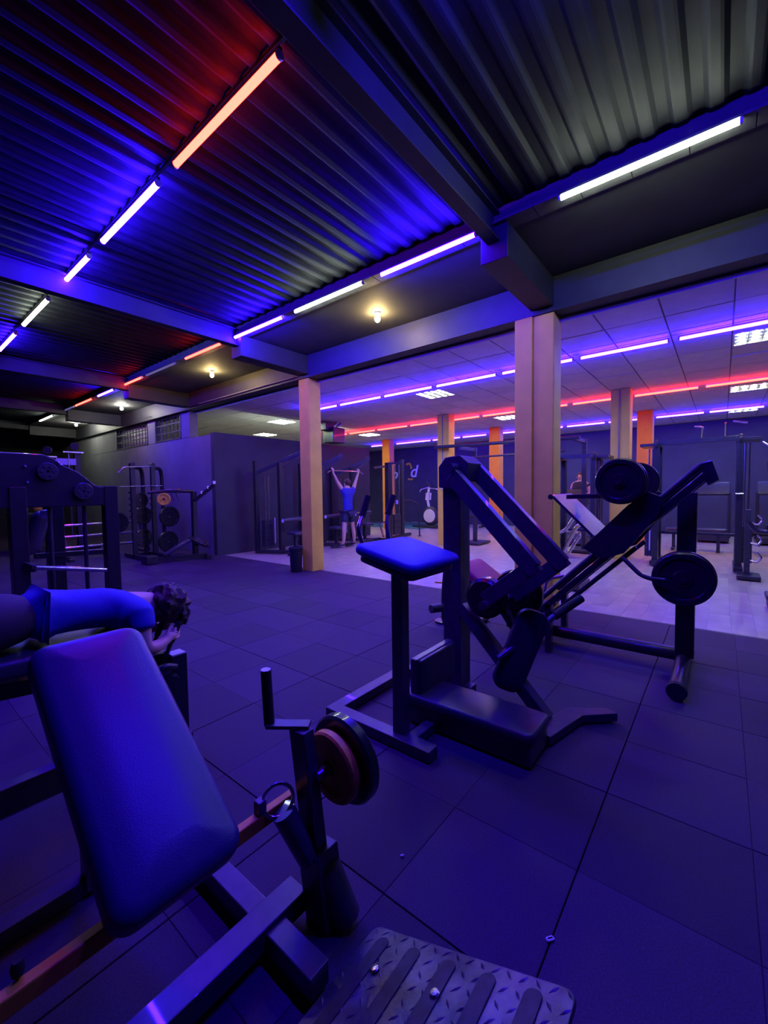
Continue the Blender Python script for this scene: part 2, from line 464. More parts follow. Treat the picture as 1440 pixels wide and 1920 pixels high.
for t in tcv:
    x, y = ctr(*t)
    o = shared('ceiling_tile', ct_me, 'tile_white', (x, y, 3.345 + random.uniform(0, .004)), ceil2)
    if random.random() < .06: o.rotation_euler = (random.uniform(-.02, .02), random.uniform(-.02, .02), 0)
rest = MB()
for t in tc:
    if t not in vs_ and t not in PANELS:
        x, y = ctr(*t); rest.add([p + V(x, y, 3.345) for p in ct.v], ct.f)
tag(rest.build('ceiling_tiles_beyond', 'tile_white', ceil2), 'white ceiling tiles further off', kind='stuff')
struct(MB().box((5.215, 7.2, 3.37), (0.03, 24.6, 0.06)).build('trim_3', 'tile_white'), 'pale edge trim of the tiled ceiling under the main beam')

# ================================================================== LAMPS
def panel_light(i, j, label):
    x, y = ctr(i, j)
    t = thing('panel_light', label, 'ceiling light', (x, y, 3.345), 'louvred lamps in the tiled ceiling')
    h = .295; f = MB()
    for s in (-1, 1):
        f.box((x + s * h, y, 3.352), (.02, .6, .02)); f.box((x, y + s * h, 3.352), (.6, .02, .02))
    f.build('frame', 'white_plastic', t)
    MB().box((x, y, 3.356), (.57, .57, .004)).build('lamp_tray', 'tile_white', t)
    for k in range(4):
        MB().cyl((x - .26, y - .21 + k * .14, 3.351), (x + .26, y - .21 + k * .14, 3.351), .010, 8).build('lamp', 'panel_glow', t)
    for k in range(1, 4):
        MB().box((x - .29 + k * .145, y, 3.346), (.005, .57, .02)).build('louvre_blade', 'chrome', t)
        MB().box((x, y - .29 + k * .145, 3.346), (.57, .005, .02)).build('louvre_blade', 'chrome', t)
PL = {(3, -1): 'louvred ceiling lamp nearest the camera at the right edge', (9, -1): 'louvred ceiling lamp behind the red tubes at the right edge', (14, -1): 'louvred ceiling lamp by the back wall at the right edge',
      (3, 7): 'louvred ceiling lamp between the blue and red tube rows', (9, 7): 'louvred ceiling lamp just left of the thick tan column', (14, 7): 'louvred ceiling lamp above the lever arms by the back wall',
      (3, 15): 'louvred ceiling lamp above the partition, left of the tan column', (9, 15): 'louvred ceiling lamp behind the partition end', (5, 19): 'louvred ceiling lamp beyond the partition, middle one', (9, 23): 'louvred ceiling lamp deepest beyond the partition', (3, 23): 'louvred ceiling lamp beyond the partition nearest the grey wall'}
for k in PL: panel_light(*k, PL[k])

def tube_light(name, y0, y1, x, z, colr, label, group, face=(0, 0, -1), r=0.014, housing='dark_steel'):
    t = thing(name, label, 'tube light', (x, (y0 + y1) / 2, z), group)
    f = V(face)
    c = V(x, 0, z) - f * 0.031
    MB().box((c.x, (y0 + y1) / 2, c.z), (.022, y1 - y0 + .02, .018) if abs(f.z) > .5 else (.018, y1 - y0 + .02, .022)).build('housing', housing, t)
    for y in (y0, y1): MB().cyl((x, y - .008, z), (x, y + .008, z), r * 1.15, 12).build('end_cap', 'white_plastic', t)
    MB().sweep([(x, y0 + .008, z), (x, y1 - .008, z)], r, 12, False).build('tube', colr, t)
CN = {'led_blue': 'blue', 'led_blue_hall': 'blue', 'led_red': 'red', 'led_white': 'white', 'led_off_glow': 'unlit'}
# left row under the roof sheets (x = 1.5)
LX, LZ, dz = 1.56, 3.80, 2.40
LEFT = [(-0.04, 0.46, 'led_blue'), (0.81, 1.317, 'led_red'), (1.434, 1.927, 'led_blue'), (2.084, 2.556, 'led_blue'), (2.693, 3.198, 'led_white'), (3.40, 3.869, 'led_blue')]
LL = ['blue tube light overhead, just above the picture', 'red tube light largest and nearest under the corrugated roof', 'blue tube light next after the big red tube', 'second blue tube light after the big red tube',
      'white tube light in the left roof row', 'blue tube light at the far end of the left roof row', 'blue tube light behind the camera under the roof', 'rearmost blue tube light behind the camera under the roof']
for (a, b_, c), l in zip(LEFT, LL): tube_light('tube_light', a * dz, b_ * dz, LX, LZ, c, l, 'tube lights under the corrugated roof', r=.022)
bt = struct(MB().box((LX, 7.0, 3.868), (.02, 20.0, .02)).build('trim_4', 'beam_black'), 'thin black batten carrying the left row of tubes')
# eave row (x = 3.6)
EX = 3.62; EZ = 1.40 + .641 * EX
EAVE = [(-0.013, 0.293, 'led_white'), (0.496, 0.803, 'led_blue'), (0.875, 1.196, 'led_white'), (1.265, 1.579, 'led_blue'), (1.681, 1.996, 'led_red'), (2.104, 2.427, 'led_off_glow'), (2.489, 2.813, 'led_red'),
        (2.897, 3.162, 'led_blue'), (3.271, 3.612, 'led_red'), (3.66, 3.98, 'led_off_glow'), (4.179, 4.56, 'led_white')]
EL = ['white tube light largest of the eave row, upper right', 'blue tube light ending at the corbel of the thick column', 'white tube light in the middle of the eave row', 'blue tube light above the blue corbel left of the bulb', 'red tube light nearest in the eave row',
      'unlit tube light with an added faint glow between two red ones on the eave', 'second red tube light of the eave row', 'blue tube light between two far red ones on the eave', 'farthest red tube light of the eave row', 'unlit tube light with an added faint glow at the far end of the eave', 'white tube light at the far end of the eave', 'blue tube light of the eave beyond the right edge']
for (a, b_, c), l in zip(EAVE, EL): tube_light('tube_light', a * EX, b_ * EX, EX, EZ, c, l, 'tube lights along the eave', r=.018)
# three rows on the tiled ceiling
CZ = 3.285; cz = CZ - 1.40
def row(x, spans, colr, where):
    n = 0
    for a, b_ in spans:
        n += 1
        tube_light('tube_light', a * cz, b_ * cz, x, CZ, colr, '%s %s tube light from the right in the %s row on the tiled ceiling' % (ORD[n - 1], CN[colr], where), where + ' row of tubes on the tiled ceiling', housing='white_plastic', r=.018)
row(3.52 * cz, [(-0.35, .249), (.309, .871), (.926, 1.50), (1.555, 2.16), (2.208, 2.80), (2.844, 3.45), (3.50, 4.1)], 'led_blue_hall', 'front')
row(5.34 * cz, [(-.44, .152), (.208, .767), (.82, 1.40), (1.46, 2.03), (2.08, 2.55), (2.60, 3.10), (3.15, 3.75), (3.80, 4.4), (4.45, 5.02), (5.08, 5.6)], 'led_red', 'middle')
row(7.18 * cz, [(-1.0, -.45), (-.389, .158), (.214, .761), (.82, 1.37), (1.42, 1.97), (2.03, 2.6), (2.66, 3.30), (3.36, 3.84), (3.89, 4.5), (4.55, 5.4), (5.5, 6.1)], 'led_blue_hall', 'back')
# tubes on the far face of the partition, lighting the ceiling beyond it
for k, x in enumerate((6.3, 8.3)):
    t = thing('tube_light', '%s white tube light on the hidden face of the partition' % ('nearer', 'further')[k], 'tube light', (x, 9.12, 2.45), 'tubes behind the partition')
    MB().box((x + .6, 9.085, 2.45), (1.22, .03, .04)).build('housing', 'white_plastic', t)
    MB().sweep([(x, 9.125, 2.45), (x + 1.2, 9.125, 2.45)], .018, 12, False).build('tube', 'led_white', t)
    for q in (x, x + 1.2): MB().cyl((q - .008, 9.125, 2.45), (q + .008, 9.125, 2.45), .02, 12).build('end_cap', 'white_plastic', t)
# bulbs under the soffit
for (x, y), m, l in [((4.40, 3.60), 'bulb_warm', 'warm bare bulb under the soffit nearest the camera'), ((4.36, 7.70), 'bulb_warm', 'warm bare bulb under the soffit left of the tan column'),
                     ((4.45, 12.4), 'bulb_cool', 'bright bare bulb above the barred windows'), ((4.5, 16.3), 'bulb_cool', 'farthest bare bulb under the soffit')]:
    t = thing('bare_bulb', l, 'light bulb', (x, y, 3.755), 'bare bulbs under the soffit')
    MB().lathe([(.0, 0), (.04, 0), (.042, -.012), (.026, -.03), (.022, -.05), (0, -.05)], (x, y, 3.755), seg=16).build('socket', 'white_plastic', t)
    MB().ball((x, y, 3.675), .036, 14, (1, 1, 1.15)).build('bulb', m, t)

# ================================================================== EQUIPMENT
# ---- weight plates: one mesh per size, axis along local X
PLATE_ME = {}
def plate_mesh(r, t, m, holes=False):
    key = (r, t, m)
    if key not in PLATE_ME:
        b = MB(); h = t / 2
        b.lathe([(.026, -h * .8), (r * .30, -h * .8), (r * .33, -h * .45), (r * .74, -h * .45), (r * .78, -h), (r * .95, -h), (r, -h * .6), (r, h * .6), (r * .95, h), (r * .78, h), (r * .74, h * .45),
                 (r * .33, h * .45), (r * .30, h * .8), (.026, h * .8), (.026, -h * .8)], (0, 0, 0), (1, 0, 0), 40)
        me = b.mesh('weight_plate'); me.materials.append(MATS[m]); PLATE_ME[key] = me
    return PLATE_ME[key]
def plate(loc, r, t, m, label, group, rot=(0, 0, 0)):
    o = bpy.data.objects.new('weight_plate', plate_mesh(r, t, m)); COL.objects.link(o); o.location = V(loc); o.rotation_euler = rot
    return tag(o, label, 'weight plate', group)

# ---------------------------------------------------------------- glute press machine, middle of the picture
g = thing('glute_press_machine', 'black standing glute press machine with a blue-lit chest pad in the middle', 'gym machine', (2.2, 1.3, 0))
steel('base_rail', (1.80, 1.14, .035), (1.80, 1.90, .035), .085, .06, g)
steel('base_rail', (1.84, 1.86, .035), (2.60, 1.86, .035), .085, .06, g)
steel('base_rail', (2.57, 1.82, .035), (2.57, 1.30, .035), .085, .06, g)
steel('base_rail', (1.84, 1.30, .035), (2.53, 1.30, .035), .06, .05, g)
B('foot', 'black_steel', g, lambda b: (b.prism([(2.28, .70, .01), (2.62, .62, .01), (2.77, .46, .01), (2.80, .53, .01), (2.66, .72, .01), (2.30, .82, .01)], (0, 0, .05))), .004)
steel('post', (1.835, 1.37, .06), (1.835, 1.37, .97), .07, .07, g)
steel('upright', (2.56, 1.42, .06), (2.56, 1.42, 1.545), .13, .14, g, up=(1, 0, 0))
B('upright_head', 'black_steel', g, lambda b: b.prism([(2.46, 1.50, 1.42), (2.46, 1.50, 1.56), (2.46, 1.45, 1.62), (2.46, 1.34, 1.63), (2.46, 1.28, 1.58), (2.46, 1.30, 1.46), (2.46, 1.36, 1.40)], (.2, 0, 0)), .006)
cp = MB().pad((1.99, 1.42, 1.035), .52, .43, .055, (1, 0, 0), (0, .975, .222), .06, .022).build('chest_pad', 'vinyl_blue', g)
MB().pad((1.99, 1.43, .985), .46, .38, .035, (1, 0, 0), (0, .975, .222), .05, .008, 0).build('pad_board', 'dark_steel', cp)
steel('pad_bracket', (1.835, 1.37, .94), (2.52, 1.42, .95), .05, .04, g)
for pts in ([(1.96, 1.60, 1.0), (1.86, 1.66, 1.07), (1.865, 1.70, 1.18), (1.925, 1.72, 1.25), (1.985, 1.72, 1.37)], [(2.16, 1.60, 1.02), (2.12, 1.66, 1.07), (2.14, 1.70, 1.18), (2.18, 1.72, 1.25), (2.245, 1.72, 1.37)]):
    hb = pipe('handle', pts, .014, g, 'chrome' if pts[0][0] < 2 else 'black_steel', .06)
    MB().cyl(V(pts[3]), V(pts[4]), .021, 12).build('grip', 'grip', hb)
for x, py, pz, ey, ez, fy, fz in ((2.665, 1.37, 1.585, .755, .945, 1.06, .70), (2.40, 1.36, 1.50, .835, .945, 1.13, .72)):
    a = steel('lever_arm', (x, py, pz), (x, ey, ez), .10, .06, g, 'dark_steel', up=(1, 0, 0))
    MB().bar((x, ey - .02, ez + .035), (x, fy, fz), .09, .055, (1, 0, 0)).build('forearm', 'dark_steel', a, .004)
    MB().cyl((x - .035, ey + .01, ez), (x + .035, ey + .01, ez), .035, 14).build('elbow_joint', 'black_steel', a)
MB().cyl((2.36, 1.36, 1.545), (2.71, 1.36, 1.545), .03, 14).build('pivot_shaft', 'black_steel', g)
MB().cyl((2.33, 1.12, .70), (2.82, 1.06, .69), .026, 14).build('loading_shaft', 'black_steel', g)
MB().lathe([(0, -.05), (.11, -.05), (.13, -.03), (.13, .03), (.11, .05), (0, .05)], (2.50, 1.17, .71), (1, 0, 0), 28).build('cam_wheel', 'black_iron', g)
steel('brace', (2.52, 1.36, .62), (2.47, .78, .05), .075, .075, g, 'dark_steel')
steel('link', (2.54, 1.12, .70), (2.50, .93, .47), .05, .04, g)
fp = MB().pad((2.46, .935, .43), .19, .52, .05, (.56, -.74, -.37), (.22, -.30, .93), .07, .012).build('foot_plate', 'vinyl', g)
MB().cyl((2.33, 1.02, .40), (2.70, .79, .62), .018, 12).build('foot_rod', 'black_steel', fp)
MB().cyl((2.68, .80, .61), (2.86, .69, .70), .026, 12).build('roller', 'grip', fp)
MB().pad((2.15, 1.10, .155), .29, .80, .065, (1, 0, 0), (0, 1, 0), .045, .022).build('knee_pad', 'vinyl', g)
B('pad_plinth', 'dark_steel', g, lambda b: b.box((2.15, 1.10, .07), (.26, .77, .11)), .006)
B('hip_block', 'black_steel', g, lambda b: b.box((2.25, 1.42, .27), (.44, .055, .25)), .01)
MB().pad((2.25, 1.385, .27), .42, .24, .03, (1, 0, 0), (0, 0, 1), .02, .01).build('hip_pad', 'vinyl', g)
plate((2.765, 1.07, .69), .17, .045, 'black_iron', 'black weight plate on the glute machine shaft', 'plates on the glute press')

# ---------------------------------------------------------------- leg press behind it
l = thing('leg_press', 'black incline leg press in front of the thick tan column', 'gym machine', (3.85, 1.0, 0))
MB().cyl((3.30, .21, .075), (4.18, .21, .075), .05, 18).build('rear_foot', 'black_steel', l)
for x in (3.31, 4.17): MB().lathe([(0, -.03), (.058, -.03), (.062, 0), (.058, .03), (0, .03)], (x, .21, .064), (1, 0, 0), 18).build('foot_cap', 'grip', l)
MB().cyl((3.95, 1.62, .10), (3.95, .24, .10), .052, 18).build('base_tube', 'black_steel', l)
steel('post', (3.94, .205, .10), (3.94, .205, 1.36), .12, .11, l, up=(1, 0, 0))
for x in (3.66, 4.12):
    steel('rail', (x, 1.25, .31), (x, .09, 1.48), .05, .07, l, up=(1, 0, 0))
    MB().cyl((x - .02, 1.20, .46), (x - .02, .12, 1.55), .022, 14).build('guide_rod', 'dark_steel', l)
    MB().cyl((x, 1.20, .25), (x, .50, .95), .017, 12).build('safety_strut', 'black_steel', l)
    B('rail_end', 'black_steel', l, lambda b: b.prism([(x - .03, .13, 1.56), (x - .03, .06, 1.58), (x - .03, .02, 1.45), (x - .03, .08, 1.41)], (.06, 0, 0)), .003)
steel('rail_bridge', (3.66, .08, 1.49), (4.12, .08, 1.49), .05, .10, l)
steel('rail_bridge', (3.66, 1.22, .34), (4.12, 1.22, .34), .05, .06, l)
steel('front_leg', (3.66, 1.14, .0), (3.66, 1.14, .42), .05, .07, l, up=(1, 0, 0))
steel('front_leg', (4.12, 1.14, .0), (4.12, 1.14, .42), .05, .07, l, up=(1, 0, 0))
car = B('carriage', 'black_steel', l, lambda b: [b.prism([(x, .86, .93), (x, .55, 1.27), (x, .42, 1.37), (x, .33, 1.33), (x, .35, 1.21), (x, .57, .91), (x, .72, .85)], (.025, 0, 0)) for x in (3.585, 4.165)] and b.bar((3.60, .60, 1.10), (4.17, .60, 1.10), .12, .05))
fpl = B('footplate', 'dark_steel', l, lambda b: b.prism([(3.585, 1.105, 1.335), (3.585, .79, 1.015), (3.585, .775, 1.03), (3.585, 1.09, 1.35)], (.56, 0, 0)), .003)
MB().cyl((3.57, 1.105, 1.335), (4.16, 1.105, 1.335), .022, 12).build('footplate_lip', 'black_steel', fpl)
steel('plate_brace', (3.58, .98, 1.335), (3.56, .62, 1.345), .03, .035, l)
steel('plate_brace', (4.17, .98, 1.335), (4.17, .62, 1.345), .03, .035, l)
MB().cyl((3.42, .585, 1.45), (4.36, .585, 1.45), .025, 14).build('loading_horn', 'black_steel', l)
MB().cyl((3.565, .205, .755), (3.90, .205, .755), .025, 14).build('storage_horn', 'black_steel', l)
pipe('lock_handle', [(3.58, .58, .88), (3.54, .46, .77), (3.52, .40, .75), (3.52, .30, .75)], .016, l, 'black_steel', .05)
pipe('grab_handle', [(3.60, 1.35, .35), (3.56, 1.33, .52), (3.50, 1.18, .56)], .017, l, 'chrome', .06)
pipe('grab_handle', [(4.16, 1.35, .35), (4.20, 1.33, .52), (4.24, 1.18, .56)], .017, l, 'chrome', .06)
MB().pad((3.86, 1.74, .48), .44, .66, .09, (1, 0, 0), (0, .83, .55), .06, .03).build('backrest', 'red_pad', l)
MB().pad((3.86, 1.38, .28), .44, .28, .08, (1, 0, 0), (0, .96, -.25), .05, .03).build('seat', 'vinyl', l)
steel('seat_frame', (3.86, 1.30, .18), (3.86, 2.05, .58), .08, .06, l)
steel('back_leg', (3.86, 1.95, .0), (3.86, 1.95, .52), .06, .06, l, up=(1, 0, 0))
MB().cyl((3.55, 1.95, .03), (4.17, 1.95, .03), .03, 12).build('front_foot', 'black_steel', l)
GP = 'plates loaded on the leg press'
plate((3.47, .585, 1.45), .165, .05, 'black_iron', 'black weight plate on the leg press sled, nearest one', GP)
plate((3.53, .585, 1.45), .17, .05, 'black_iron', 'black weight plate on the leg press sled behind the nearest', GP)
plate((4.25, .585, 1.45), .17, .05, 'black_iron', 'black weight plate on the far side of the leg press sled', GP)
plate((4.31, .585, 1.45), .17, .05, 'black_iron', 'outer black weight plate on the far side of the leg press sled', GP)
plate((3.60, .205, .755), .188, .05, 'black_iron', 'big black weight plate hung on the leg press post', GP)
plate((3.66, .205, .755), .192, .05, 'black_iron', 'black weight plate behind the big one on the leg press post', GP)
# storage peg stand behind the glute machine
ps = thing('storage_peg_stand', 'short black peg stand left of the glute machine upright', 'stand', (3.85, 2.3, 0))
pipe('stem', [(3.85, 2.29, 0.02), (3.85, 2.29, .30), (3.85, 2.25, .70)], .03, ps, 'black_steel', .08)
MB().cyl((3.70, 2.36, .16), (4.0, 2.22, .16), .045, 14).build('collar', 'black_steel', ps)
MB().lathe([(0, 0), (.10, 0), (.10, .02), (.05, .03), (0, .03)], (3.85, 2.29, 0.0), (0, 0, 1), 18).build('base', 'black_steel', ps)
MB().cyl((3.85, 2.29, .42), (3.78, 2.36, .43), .008, 8).build('pin', 'tan_bar', ps)

# ---------------------------------------------------------------- chest supported row in the foreground
t = thing('chest_supported_row', 'black chest-supported row bench with a big padded board in the foreground', 'gym machine', (.6, 1.1, 0))
t_row = t
nrm = V(0, -.58, .815)
ly = V(0, .815, .58)
cpad = MB().pad(V(.46, 1.32, .70) - nrm * .05, .325, .83, .10, (1, 0, 0), ly, .055, .035, .012, 7).build('chest_pad', 'vinyl_navy', t)
MB().pad(V(.46, 1.34, .715) - nrm * .108, .27, .70, .02, (1, 0, 0), ly, .05, .006, 0).build('pad_board', 'dark_steel', cpad)
steel('tan_crossbar', (-.30, 1.10, .385), (.86, 1.10, .385), .03, .045, t, 'tan_bar')
steel('pad_spine', (.46, 1.12, .43), (.46, 1.70, .80), .06, .06, t)
steel('rear_bar', (-.25, 1.72, .46), (.50, 1.72, .46), .05, .09, t)
steel('rear_leg', (.46, 1.72, .02), (.46, 1.72, .75), .06, .06, t, up=(1, 0, 0))
steel('rear_foot', (.1, 1.74, .03), (.8, 1.74, .03), .07, .06, t)
steel('base_beam', (.735, 1.52, .05), (.735, .84, .05), .07, .07, t)
steel('cross_beam', (-.2, 1.08, .065), (.86, 1.08, .065), .085, .07, t)
post = B('post', 'black_steel', t, lambda b: b.bar((.875, 1.065, .625), (.895, 1.015, .10), .045, .075, (0, 1, 0)), .004)
steel('post_knuckle', (.895, 1.02, .24), (.90, .99, .0), .09, .10, t)
pipe('post_sleeve', [(.90, .99, .18), (.93, .93, .02)], .05, t, 'dark_steel')
B('handle_bracket', 'black_steel', t, lambda b: b.bar((.90, 1.05, .632), (.815, 1.165, .632), .045, .012), .002)
hb = MB().cyl((.82, 1.16, .63), (.815, 1.165, .815), .0175, 14).build('handle', 'grip', t)
MB().cyl((.815, 1.165, .812), (.815, 1.165, .818), .0165, 14).build('handle_cap', 'chrome', hb)
# ring collar and its tube
rg = MB()
n = 28; cc = V(.78, 1.07, .435); ua = V(.8, -.55, .15).normalized(); ub = V(.1, .25, 1).normalized()
rg.sweep([cc + ua * .047 * math.cos(2 * math.pi * k / n) + ub * .047 * math.sin(2 * math.pi * k / n) for k in range(n + 1)], .006, 8, False)
rgo = rg.build('ring_collar', 'chrome', t)
MB().cyl((.79, 1.06, .40), (.855, 1.02, .22), .038, 18, .034).build('collar_tube', 'black_steel', t)
B('clip', 'black_steel', t, lambda b: b.box((.735, 1.10, .428), (.028, .03, .042)), .003)
MB().cyl((.88, 1.0, .485), (1.10, .985, .50), .017, 14).build('loading_horn', 'chrome', t)
# knob and screw on the crossbar
kn = MB().lathe([(0, -.015), (.011, -.015), (.013, 0), (.009, .015), (0, .015)], (.16, 1.115, .43), (0, 0, 1), 14).build('knob', 'grip', t)
MB().cyl((.16, 1.115, .40), (.16, 1.115, .42), .006, 8).build('screw', 'chrome', kn)
# sloping chequered foot plate with raised bars
ux = V(1, 0, 0); uy = V(0, -.58, .235).normalized(); uz = uy.cross(ux).normalized()
fpo = V(.30, .83, .03)
fpt = MB().pad(fpo + ux * .325 + uy * .33, .64, .66, .012, uy, ux, .03, .003, 0).build('foot_platform', 'diamond_plate', t)
die = MB()
for i in range(17):
    for j in range(17):
        c = fpo + ux * (.03 + i * .038) + uy * (.03 + j * .038) + uz * .0065
        a = (1 if (i + j) % 2 else -1) * .8
        d = ux * math.cos(a) + uy * math.sin(a); e = uz.cross(d)
        die.add([c - d * .015, c - e * .004, c + d * .015, c + e * .004, c + uz * .0025], [(0, 1, 4), (1, 2, 4), (2, 3, 4), (3, 0, 4)], True)
tag(die.build('tread_studs', 'diamond_plate', fpt), 'raised lozenge studs', kind='stuff')
for k in range(5):
    c = fpo + ux * .325 + uy * (.08 + k * .12) + uz * .0075
    MB().pad(c, .045, .60, .004, uy, ux, .02, .0015, 0).build('grip_strip', 'tread_worn', fpt)
for sx, sy in ((.12, .12), (.53, .12), (.53, .33), (.12, .5)):
    MB().lathe([(0, .004), (.010, .003), (.013, 0), (.013, -.002)], fpo + ux * sx + uy * sy + uz * .012, uz, 14).build('bolt', 'chrome', fpt)
steel('platform_leg', (.36, .28, 0), (.36, .28, .22), .05, .05, t, up=(1, 0, 0)); steel('platform_leg', (.88, .28, 0), (.88, .28, .22), .05, .05, t, up=(1, 0, 0))
rz = (0, -.05, -.06)
GR = 'plates on the chest-supported row'
plate((.945, .995, .488), .118, .035, 'tan_iron', 'small tan iron weight plate beside the row bench post', GR, rz)
plate((1.0, .99, .492), .148, .045, 'black_iron', 'black weight plate behind the tan one on the row bench', GR, rz)

# ---------------------------------------------------------------- lying leg curl bench and the person on it
c = thing('lying_leg_curl', 'black lying leg curl bench under the prone person', 'gym machine', (.6, 2.5, 0))
MB().pad((.36, 2.50, .665), 1.0, .36, .09, (1, 0, -.04), (0, 1, 0), .06, .03).build('bench_pad', 'vinyl', c)
steel('spine', (-.1, 2.5, .58), (1.05, 2.5, .46), .07, .07, c)
steel('front_post', (1.085, 2.40, 0), (1.085, 2.40, .50), .085, .085, c, up=(1, 0, 0))
MB().box((1.085, 2.40, .503), (.075, .075, .006)).build('post_cap', 'white_plastic', c)
steel('front_post', (1.085, 2.62, 0), (1.085, 2.62, .46), .06, .06, c, up=(1, 0, 0))
steel('rear_post', (0.0, 2.5, 0), (0.0, 2.5, .58), .07, .07, c, up=(1, 0, 0))
steel('foot', (0.0, 2.2, .03), (0.0, 2.8, .03), .07, .06, c); steel('foot', (1.085, 2.3, .03), (1.085, 2.72, .03), .07, .06, c)
pipe('elbow_hoop', [(1.06, 2.36, .44), (1.0, 2.33, .47), (.93, 2.36, .44), (.90, 2.4, .36)], .02, c, 'black_steel', .05)
MB().lathe([(0, -.03), (.035, -.025), (.045, 0), (.035, .025), (0, .03)], (1.03, 2.35, .37), (0, 1, 0), 16).build('adjuster_knob', 'black_iron', c)
for y in (2.42, 2.60):
    hb = pipe('handle', [(1.03, y, .46), (1.06, y, .54), (1.085, y, .60), (1.115, y, .66)], .012, c, 'black_steel', .03)
    MB().cyl((1.07, y, .565), (1.12, y, .67), .017, 12).build('grip', 'grip', hb)
steel('leg_lever', (.02, 2.5, .45), (-.45, 2.5, .30), .05, .05, c)

# ---- skinned figures
def skin(name, pts, edges, m, parent, root=0, sub=2):
    names = list(pts); idx = {k: i for i, k in enumerate(names)}
    off = V(0, 0, 0); p = parent
    while p: off += p.location; p = p.parent
    me = bpy.data.meshes.new(name)
    me.from_pydata([tuple(V(pts[k][0]) - off) for k in names], [(idx[a], idx[b]) for a, b in edges], [])
    o = bpy.data.objects.new(name, me); COL.objects.link(o); o.parent = parent
    md = o.modifiers.new('skin', 'SKIN'); md.use_smooth_shade = True
    for i, k in enumerate(names):
        sv = me.skin_vertices[0].data[i]; r = pts[k][1]
        sv.radius = r if isinstance(r, tuple) else (r, r); sv.use_root = (i == root)
    if sub:
        s = o.modifiers.new('sub', 'SUBSURF'); s.levels = sub; s.render_levels = sub
    me.materials.append(MATS[m]); return o
def chain(*k): return list(zip(k, k[1:]))
def hand(pts, edges, pre, wrist, palm, d, side, curl, axis_n):
    """five fingers from a palm: d along the hand, side towards the thumb, curling towards axis_n"""
    d, side, axis_n = V(d).normalized(), V(side).normalized(), V(axis_n).normalized()
    pts[pre + 'palm'] = (V(palm), (.026, .016)); edges.append((wrist, pre + 'palm'))
    for f, (off, ln) in enumerate(((.027, .9), (.009, 1.0), (-.009, .95), (-.026, .75))):
        base = V(palm) + d * .038 + side * off
        p1 = base + (d * math.cos(curl * .5) + axis_n * math.sin(curl * .5)) * .034 * ln
        p2 = p1 + (d * math.cos(curl * 1.4) + axis_n * math.sin(curl * 1.4)) * .026 * ln
        p3 = p2 + (d * math.cos(curl * 2.2) + axis_n * math.sin(curl * 2.2)) * .02 * ln
        k = [pre + 'f%d%d' % (f, q) for q in range(4)]
        for key, q, r in zip(k, (base, p1, p2, p3), (.0095, .009, .0085, .007)): pts[key] = (q, r)
        edges.extend(chain(pre + 'palm', *k))
    b0 = V(palm) + side * .03 - d * .01; b1 = b0 + side * .018 + d * .028 + axis_n * .008; b2 = b1 + d * .024 + axis_n * .02
    for key, q, r in ((pre + 't0', b0, .011), (pre + 't1', b1, .0095), (pre + 't2', b2, .008)): pts[key] = (q, r)
    edges.extend(chain(pre + 'palm', pre + 't0', pre + 't1', pre + 't2'))
def hair_blob(name, cpos, r, sc, amp, freq, m, parent, seg=40, cut=None):
    b = MB(); b.ball((0, 0, 0), 1.0, seg)
    for p in b.v:
        q = V(p.x * sc[0] * r, p.y * sc[1] * r, p.z * sc[2] * r)
        n_ = noise.noise(q * freq) * .7 + noise.noise(q * freq * 2.3) * .5
        q *= 1 + amp * n_
        p.x, p.y, p.z = (q + V(cpos))[:]
    return b.build(name, m, parent)

# person lying prone, head to the right
pr = thing('person', 'person in a blue t-shirt lying face down on the leg curl bench', 'person', (.6, 2.5, .62))
pp = {'pelvis': (V(.42, 2.50, .86), (.11, .075)), 'waist': (V(.58, 2.50, .845), (.095, .06)), 'chest': (V(.76, 2.50, .82), (.11, .07)), 'upper': (V(.89, 2.50, .81), (.10, .06)),
      'neck': (V(.985, 2.50, .81), .052), 'skull': (V(1.06, 2.50, .765), (.075, .08)), 'face': (V(1.13, 2.50, .715), (.062, .07)), 'chin': (V(1.13, 2.50, .665), .04),
      'hipL': (V(.30, 2.43, .85), .055), 'hipR': (V(.30, 2.57, .85), .055), 'kneeL': (V(-.08, 2.40, .735), .045), 'kneeR': (V(-.08, 2.60, .735), .045),
      'calfL': (V(-.22, 2.40, .73), .05), 'calfR': (V(-.22, 2.60, .73), .05), 'ankL': (V(-.46, 2.40, .72), .036), 'ankR': (V(-.46, 2.60, .72), .036), 'toeL': (V(-.56, 2.40, .66), .032), 'toeR': (V(-.56, 2.60, .66), .032),
      'shL': (V(.89, 2.345, .765), .05), 'elL': (V(.88, 2.30, .605), .042), 'foL': (V(.94, 2.325, .59), .040), 'wrL': (V(1.02, 2.375, .595), .026),
      'shR': (V(.89, 2.655, .765), .05), 'elR': (V(.925, 2.70, .575), .042), 'foR': (V(.98, 2.68, .58), .038), 'wrR': (V(1.045, 2.63, .60), .026)}
ee = chain('pelvis', 'waist', 'chest', 'upper', 'neck', 'skull', 'face', 'chin') + chain('pelvis', 'hipL', 'kneeL', 'calfL', 'ankL', 'toeL') + chain('pelvis', 'hipR', 'kneeR', 'calfR', 'ankR', 'toeR') + chain('upper', 'shL', 'elL', 'foL', 'wrL') + chain('upper', 'shR', 'elR', 'foR', 'wrR')
hand(pp, ee, 'l', 'wrL', V(1.05, 2.392, .605), (.9, .25, .12), (0, .15, 1), .8, (0, .95, .1))
hand(pp, ee, 'r', 'wrR', V(1.072, 2.615, .612), (.9, -.25, .12), (0, -.15, 1), .8, (0, -.95, .1))
skin('body', pp, ee, 'skin', pr)
